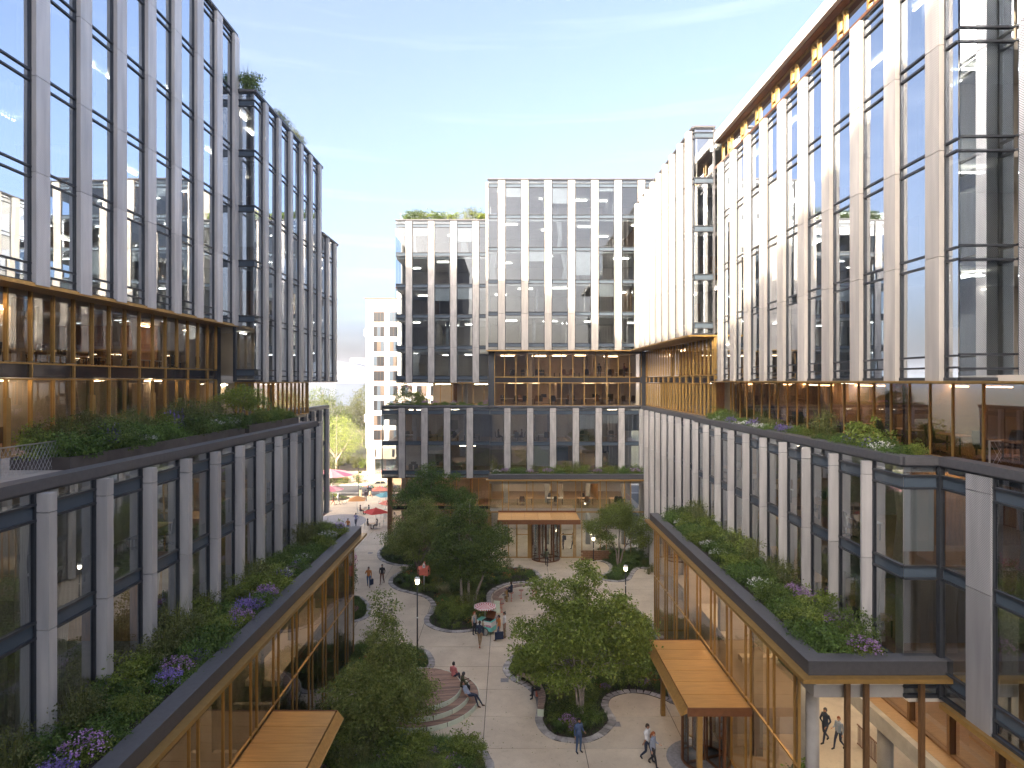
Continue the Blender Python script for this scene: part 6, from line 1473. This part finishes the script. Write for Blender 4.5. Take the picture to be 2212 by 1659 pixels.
def build_people():
    tmp = []
    for d in PEOPLE:
        b_, d['tags'] = raw_body(d); o = link('person_draft', b_.mesh('person_draft')); md = o.modifiers.new('r', 'REMESH'); md.mode = 'VOXEL'; md.voxel_size = .017; md.use_smooth_shade = True
        sm = o.modifiers.new('s', 'SMOOTH'); sm.factor = .5; sm.iterations = 3; tmp.append(o)
    dg = bpy.context.evaluated_depsgraph_get()
    for d, o in zip(PEOPLE, tmp):
        ev = o.evaluated_get(dg); me = bpy.data.meshes.new_from_object(ev); me.name = 'person_body'
        me.materials.clear(); mm = ['skin_'+d['skin'], 'cloth_'+d['top'], 'cloth_'+d['bottom'], 'cloth_'+d['shoes'], 'cloth_'+(d['skirt'] or d['bottom'])]
        for q in mm: me.materials.append(MATS[q])
        n = len(me.polygons); c = np.empty(n*3, np.float32); me.polygons.foreach_get('center', c); c = c.reshape(-1, 3)
        tp = np.array([t_[0] for t_ in d['tags']]); tr = np.array([t_[2] for t_ in d['tags']]); ti = np.array([{'skin': 0, 'top': 1, 'bottom': 2, 'shoes': 3, 'skirt': 4}[t_[1]] for t_ in d['tags']])
        dist = np.linalg.norm(c[:, None]-tp[None], axis=2)/np.maximum(tr[None], .04); me.polygons.foreach_set('material_index', ti[dist.argmin(1)].astype(np.int32)); me.polygons.foreach_set('use_smooth', np.ones(n, bool))
        P_ = link('person', me); P_.location = (d['x'], d['y'], d['z']); P_.rotation_euler = (0, 0, d['rz']); P_.scale = (d['sc'],)*3
        tag(P_, d['label'], 'person')
        J = d['J']; up = J['up']; h = J['head']
        # fingers: four and a thumb on each hand
        b_ = MB()
        for s in (-1, 1):
            a = J['arm'][s]; dr = (a[2]-a[1]).normalized(); side = V3(0, -1, 0) if abs(dr.y) < .8 else V3(0, 0, 1); side = (side-dr*side.dot(dr)).normalized(); nrm = dr.cross(side)*s; k0 = a[2]+dr*.08
            for i, (off, ln) in enumerate(((.027, .072), (.009, .08), (-.009, .074), (-.026, .058))):
                p0 = k0+side*off; p1 = p0+dr*ln*.5-nrm*.006; p2 = p0+dr*ln*.9-nrm*.03; b_.tube([p0, p1, p2], [.0095, .009, .007], 'skin_'+d['skin'], 5)
            q0 = a[2]+dr*.03+side*.03; b_.tube([q0, q0+side*.025+dr*.03, q0+side*.025+dr*.058-nrm*.01], [.011, .010, .008], 'skin_'+d['skin'], 5)
        fm = b_.build('fingers', P_, True)
        b_ = MB()
        for s in (-1, 1):
            c_ = h+up @ V3(s*.03, -.088, .012); b_.lathe([(.002, -.01), (.010, -.006), (.013, 0), (.010, .006), (.002, .01)], 'hair_black', 8, Matrix.Translation(c_))
        b_.build('eyes', P_)
        # hair
        b_ = MB(); hm = 'hair_'+d['hair']; pr = [(.001, 1.0), (.45, .92), (.78, .66), (.97, .25), (1.0, -.05), (.93, -.38)]; N = 14; vs = []; fs = []
        for r_, z_ in pr:
            for k in range(N):
                th = 2*math.pi*k/N; fx, fy = math.cos(th), math.sin(th); zz = z_
                if fy < -.25: zz = max(z_, .42)           # hairline over the face
                p = V3(fx*r_*.089, fy*r_*.106+.006, zz*.134+.004)
                if fy < -.25 and z_ < .42: p = V3(fx*.082, fy*.100+.004, .42*.134)
                vs.append(h+up @ p)
        for i in range(len(pr)-1):
            for k in range(N): fs.append((i*N+k, i*N+(k+1) % N, (i+1)*N+(k+1) % N, (i+1)*N+k))
        fs.append(tuple(range(N))); b_.add(vs, fs, hm)
        if d['style'] == 'long': b_.tube([h+up @ V3(0, .06, .02), h+up @ V3(0, .095, -.1), h+up @ V3(0, .10, -.26)], [(.075, .045), (.085, .04), (.05, .02)], hm, 10)
        if d['style'] == 'tail': b_.tube([h+up @ V3(0, .09, .05), h+up @ V3(-.02, .14, -.05), h+up @ V3(-.05, .11, -.24)], [.03, .04, .015], hm, 8)
        if d['style'] == 'bun': b_.lathe([(.005, -.03), (.03, -.015), (.035, .01), (.005, .04)], hm, 10, Matrix.Translation(h+up @ V3(0, .06, .145)))
        if d['style'] == 'beard': b_.tube([h+up @ V3(-.06, -.045, -.06), h+up @ V3(0, -.085, -.09), h+up @ V3(.06, -.045, -.06)], [.022, .03, .022], hm, 7)
        b_.build('hair', P_, True)
        e = d['extra']
        if e == 'open_shirt':
            t = J['torso']; b_ = MB()
            for s in (-1, 1): b_.add([t[4]+V3(s*.03, -.105, 0), t[4]+V3(s*.17, -.06, -.02), t[1]+V3(s*.175, -.07, -.1), t[1]+V3(s*.07, -.135, -.1), t[2]+V3(s*.06, -.125, 0)], [(0, 1, 2, 3, 4)], 'cloth_denim')
            b_.build('open_shirt', P_)
        if e == 'backpack':
            t = J['torso']; b_ = MB(); b_.prism([(-.15, 0), (.15, 0), (.16, .3), (.1, .42), (-.1, .42), (-.16, .3)], -.08, .08, 'cloth_dark', Matrix.Translation(t[1]+V3(0, .20, 0)) @ Matrix.Rotation(R(90), 4, 'X')); b_.build('backpack', P_)
    for o in tmp: m_ = o.data; bpy.data.objects.remove(o); bpy.data.meshes.remove(m_)
def hand_at(d_i, s):
    d = PEOPLE[d_i]; a = d['J']['arm'][s]; q = a[2]+(a[2]-a[1]).normalized()*.11; q = q*d['sc']; q.rotate(Euler((0, 0, d['rz']))); return q+Vector((d['x'], d['y'], d['z']))
def bag(label, d_i, s, wd, hh, m_, rz=None):
    p = hand_at(d_i, s); B = thing('carrier_bag', label, 'bag', (p.x, p.y, p.z-hh-.12), PEOPLE[d_i]['rz']+R(90) if rz is None else rz)
    b_ = MB(); b_.box(-wd/2, wd/2, -.06, .06, 0, hh, m_); o = b_.build('bag_body', B)
    for y in (-.05, .05): b_ = MB(); b_.tube([(-.09, y, hh), (-.07, y*.5, hh+.12), (.07, y*.5, hh+.12), (.09, y, hh)], .008, m_, 5); b_.build('strap', B)
g = lambda x, y, z=0: G(x, y, z)
P_ = g(1250, 1626); person('man in a dark blue jumper and jeans standing by the stone edging', P_.x, P_.y, R(28), 'stand', 'blue', 'jeans', 'black', 'tan', 'dark', ('down', 'fwd'), style='beard')
P_ = g(1398, 1644); person('man in a white t-shirt and dark trousers walking with a red-haired woman', P_.x, P_.y, R(40), 'walk', 'white', 'navy', 'brown', 'tan', 'dark', 'swing', sleeves=False, sc_=1.05)
P_ = g(1411, 1656); person('red-haired woman in a pale shirt and dark trousers beside the white t-shirt man', P_.x, P_.y, R(50), 'walk2', 'greyblue', 'dark', 'red', 'light', 'dark', ('down', 'fwd'), style='tail', sc_=.97)
P_ = g(1783, 1604); person('man in a beanie and dark blazer walking through the passage', P_.x, P_.y, R(-70), 'walk', 'navy', 'navy', 'beanie', 'tan', 'dark', 'swing', style='beard', sc_=1.03)
P_ = g(1812, 1619); person('red-haired woman in a denim shirt walking through the passage', P_.x, P_.y, R(-65), 'walk2', 'greyblue', 'navy', 'red', 'light', 'dark', ('fwd', 'down'), style='tail', sc_=.96, extra='open_shirt')
P_ = g(1024.7, 1371); person('red-haired woman in an open denim shirt beside the ice cream cart', P_.x, P_.y, R(50), 'stand', 'beige', 'dark', 'red', 'light', 'dark', ('down', 'down'), style='tail', sc_=.98, extra='open_shirt', sleeves=False)
P_ = g(1036, 1398); person('man in a navy jumper and khaki trousers seen from behind at the cart', P_.x, P_.y, R(165), 'walk', 'navy', 'khaki', 'brown', 'tan', 'red_shoe', 'swing', sc_=1.06)
i_or = len(PEOPLE); P_ = g(1078, 1383); person('man in an orange jumper on the phone with a large blue bag by the cart', P_.x, P_.y, R(-75), 'walk', 'orange', 'jeans', 'black', 'tan', 'brown', ('phone', 'down'), sc_=1.04)
P_ = g(1090, 1381); person('man with a hair bun in a white t-shirt next to the orange jumper', P_.x, P_.y+.25, R(-80), 'stand', 'white', 'khaki', 'black', 'tan', 'brown', 'down', style='bun', sleeves=False, sc_=1.08)
P_ = g(1043, 1373); person('child in a pale striped top in front of the cart', P_.x, P_.y, R(120), 'stand', 'sand', 'teal', 'brown', 'light', 'dark', 'fwd', sc_=.66)
person('man in a pink shirt sitting on the top step of the round deck', -3.32, 38.3, R(150), 'sit', 'pink', 'navy', 'black', 'tan', 'dark', 'lap', seat=.5, z=.33, style='beard')
person('man in an olive parka gesturing on the deck edge', -2.72, 36.95, R(115), 'sit', 'olive', 'dark', 'beanie', 'dark', 'dark', 'gesture', seat=.5, z=.33, lean=8)
person('man in a grey t-shirt leaning back with legs stretched off the deck', -2.28, 36.5, R(75), 'recline', 'greyblue', 'navy', 'brown', 'tan', 'brown', 'down', seat=.54, z=.02, sleeves=False)
P_ = g(1164, 1490, .46); person('person in dark clothes reading on the curved slatted seat', P_.x, P_.y, R(-70), 'cross', 'charcoal', 'dark', 'black', 'tan', 'dark', 'lap', seat=.45, z=.02, lean=10)
P_ = g(691.3+.3467*1192, 1083.9+.3467*566, .75); person('man in a dark suit sitting on a stool at the curved counter', P_.x, P_.y, R(-115), 'sit', 'navy', 'dark', 'brown', 'tan', 'brown', 'bar', seat=.74, z=.03)
P_ = g(1181, 1223); person('person in an olive quilted jacket walking to the revolving door', P_.x, P_.y, R(175), 'walk', 'olive', 'dark', 'black', 'tan', 'dark', 'swing')
person('man with a backpack in dark clothes inside the entrance glazing', 6.1, 70.2, R(-85), 'stand', 'charcoal', 'dark', 'brown', 'tan', 'sand', 'down', z=.04, extra='backpack', sc_=1.05)
person('person with a hair bun in a beige top walking inside the entrance', 7.25, 70.5, R(-80), 'walk', 'sand', 'dark', 'black', 'tan', 'dark', 'swing', z=.04, style='bun', sleeves=False, sc_=1.04)
i_o2 = len(PEOPLE); P_ = g(796.4, 1268); person('man in an orange jumper phoning on the path beside the pink blooms', P_.x, P_.y, R(10), 'walk', 'orange', 'jeans', 'brown', 'tan', 'brown', ('phone', 'down'), sc_=1.05)
P_ = g(825.5, 1262); person('man in a black jacket walking beside the orange jumper', P_.x, P_.y, R(-5), 'walk2', 'dark', 'brown', 'black', 'light', 'brown', 'swing', sc_=1.05)
i_o3 = len(PEOPLE); P_ = g(751.6, 1151.3); person('man in a rust jumper phoning behind the pavilion roof planter', P_.x, P_.y, R(5), 'stand', 'orange', 'jeans', 'black', 'tan', 'brown', ('phone', 'down'), sc_=1.02)
P_ = g(768.8, 1138.3); person('man in a periwinkle shirt carrying a jacket over his shoulder', P_.x, P_.y, R(-12), 'walk', 'periwinkle', 'navy', 'black', 'dark', 'brown', ('phone', 'hip'), sc_=1.03)
def seated(lab, cx, cy, a, *k, **kw):
    q = Vector((0, .60, 0)); q.rotate(Euler((0, 0, a))); person(lab, cx+q.x, cy+q.y, a, 'sit', *k, seat=.44, arms='lap', **kw)
seated('woman with curly hair sitting under the bright red parasol', -17.2, 79.9, R(90), 'charcoal', 'brown', 'black', 'dark', 'dark', style='bun', sleeves=False)
seated('woman with long dark hair in a grey top under the bright red parasol', -17.2, 79.9, R(-90), 'grey', 'dark', 'black', 'tan', 'dark', style='long')
seated('man in a maroon shirt sitting by the orange parasol', -20.2, 88.8, R(95), 'maroon', 'dark', 'black', 'dark', 'dark')
seated('man in a dark teal shirt sitting by the orange parasol', -20.2, 88.8, R(-85), 'teal', 'dark', 'black', 'tan', 'dark')
P_ = g(779.2, 1077); person('woman with long dark hair in a sand dress near the pennants', P_.x, P_.y, R(170), 'stand', 'sand', 'sand', 'black', 'tan', 'dark', 'down', style='long', skirt='sand', sc_=.95)
P_ = g(790, 1083); person('man with a backpack in a maroon shirt near the pennants', P_.x, P_.y, R(185), 'stand', 'maroon', 'navy', 'black', 'tan', 'dark', 'down', extra='backpack', sc_=1.02)
P_ = g(796, 1074); person('man in black leaning close to a woman near the road', P_.x, P_.y, R(200), 'walk', 'dark', 'dark', 'black', 'light', 'white', ('down', 'fwd'), sc_=1.08)
P_ = g(799.5, 1075); person('woman in a black top and sand skirt near the road', P_.x, P_.y, R(120), 'walk2', 'dark', 'sand', 'black', 'light', 'dark', 'fwd', style='tail', skirt='sand', sc_=1.05)
person('cyclist in a white top and cap pushing a dark bicycle', -25.75, 95.6, R(100), 'walk', 'white', 'grey', 'white', 'light', 'brown', ('fwd', 'back'), sc_=1.05)
person('cyclist in a dark top pushing a red bicycle', -26.5, 95.5, R(105), 'walk2', 'charcoal', 'brown', 'brown', 'light', 'brown', ('fwd', 'fwd'), sc_=.98)
# people in the glazed rooms
person('seated woman with long dark hair at a round table behind the lower glazing', -1.1, 70.6, R(90), 'sit', 'charcoal', 'dark', 'black', 'tan', 'dark', 'lap', seat=.45, z=12.02, style='long')
person('seated man facing her across the round table behind the lower glazing', 1.5, 70.6, R(-90), 'sit', 'maroon', 'dark', 'black', 'tan', 'dark', 'lap', seat=.45, z=12.02)
person('standing person in dark clothes behind the upper gold mullions', 10.1, 70.3, R(180), 'stand', 'dark', 'dark', 'black', 'tan', 'dark', 'down', z=18.97)
person('person in a maroon top talking behind the upper gold mullions', 12.9, 70.4, R(60), 'stand', 'maroon', 'dark', 'black', 'tan', 'dark', 'gesture', z=18.97)
build_people()
bag('large square navy bag carried by the man in orange at the cart', i_or, 1, .62, .52, 'navy')
bag('dark bag carried by the phoning man on the path', i_o2, 1, .40, .50, 'navy', R(60)); bag('black bag carried by the phoning man in rust', i_o3, 1, .36, .50, 'navy', R(60))
rt = thing('round_table', 'round meeting table between the two seated people', 'table', (.2, 70.6, 12.02)); b_ = MB(); b_.lathe([(.6, .71), (.6, .74)], 'white_paint', 24); b_.build('tabletop', rt); b_ = MB(); b_.lathe([(.25, 0), (.25, .02), (.04, .05), (.04, .71)], 'steel', 16); b_.build('stem', rt)
for (x, a) in ((-1.15, R(90)), (1.55, R(-90))): dup(oc, (x, 70.6, 12.015), a, 'dark chair at the round meeting table', 'chairs at the round meeting table')
# unused prototypes never placed are removed
for pt in (st1, st2, mc, ct, oc, oc2, ot, ot2, mo_):
    if pt.name not in _used:
        for ch in list(pt.children): bpy.data.objects.remove(ch)
        bpy.data.objects.remove(pt)

# past 290 of a kind, the shrubs that show smallest become one mass of undergrowth
def thin(names, keep):
    pool = [o for o in SHRUBS if o.name.split('.')[0] in names]
    pool.sort(key=lambda o: -(o.scale.x*o.scale.z)/(Vector(o.location)-Vector((0, 0, H))).length_squared)
    V = []; Fc = []; I = []; ms = []; off = 0
    for o in pool[keep:]:
        me = o.data; n = len(me.vertices); v = np.empty(n*3, np.float32); me.vertices.foreach_get('co', v); v = v.reshape(-1, 3)
        f = np.empty(len(me.polygons)*3, np.int32); me.loops.foreach_get('vertex_index', f); f = f.reshape(-1, 3); mi = np.empty(len(f), np.int32); me.polygons.foreach_get('material_index', mi)
        k = rng.random((len(f)+1)//2) < .6; k = np.repeat(k, 2)[:len(f)]; f = f[k]; mi = mi[k]
        ml = []
        for m_ in me.materials:
            if m_.name not in ms: ms.append(m_.name)
            ml.append(ms.index(m_.name))
        M_ = np.array(Matrix.LocRotScale(o.location, o.rotation_euler, o.scale)); v = v @ M_[:3, :3].T+M_[:3, 3]
        V.append(v); Fc.append(f+off); I.append(np.array(ml)[mi]); off += n
        bpy.data.objects.remove(o)
    if V:
        o = link('undergrowth', mesh_np('undergrowth', np.concatenate(V), np.concatenate(Fc), ms, np.concatenate(I))); tag(o, 'mass of small shrubs filling the backs of the planted beds', 'shrubs', None, 'stuff')
thin(('shrub',), 290); 
# ------------------------------------------------------------------ air: an even pale haze round the whole place
hm_ = bpy.data.materials.new('haze_air'); hm_.use_nodes = True; MATS['haze_air'] = hm_; t = hm_.node_tree
for n_ in list(t.nodes):
    if n_.type != 'OUTPUT_MATERIAL': t.nodes.remove(n_)
pv = t.nodes.new('ShaderNodeVolumePrincipled'); pv.inputs['Density'].default_value = .0005; pv.inputs['Color'].default_value = (.86, .90, 1, 1); pv.inputs['Anisotropy'].default_value = .2
t.links.new(pv.outputs[0], [n_ for n_ in t.nodes if n_.type == 'OUTPUT_MATERIAL'][0].inputs['Volume'])
hz = bx('haze', None, 'haze_air', -2600, 2600, -300, 4300, -2.4, 60); tag(hz, 'thin pale haze in the air over the whole city', 'haze', None, 'stuff')
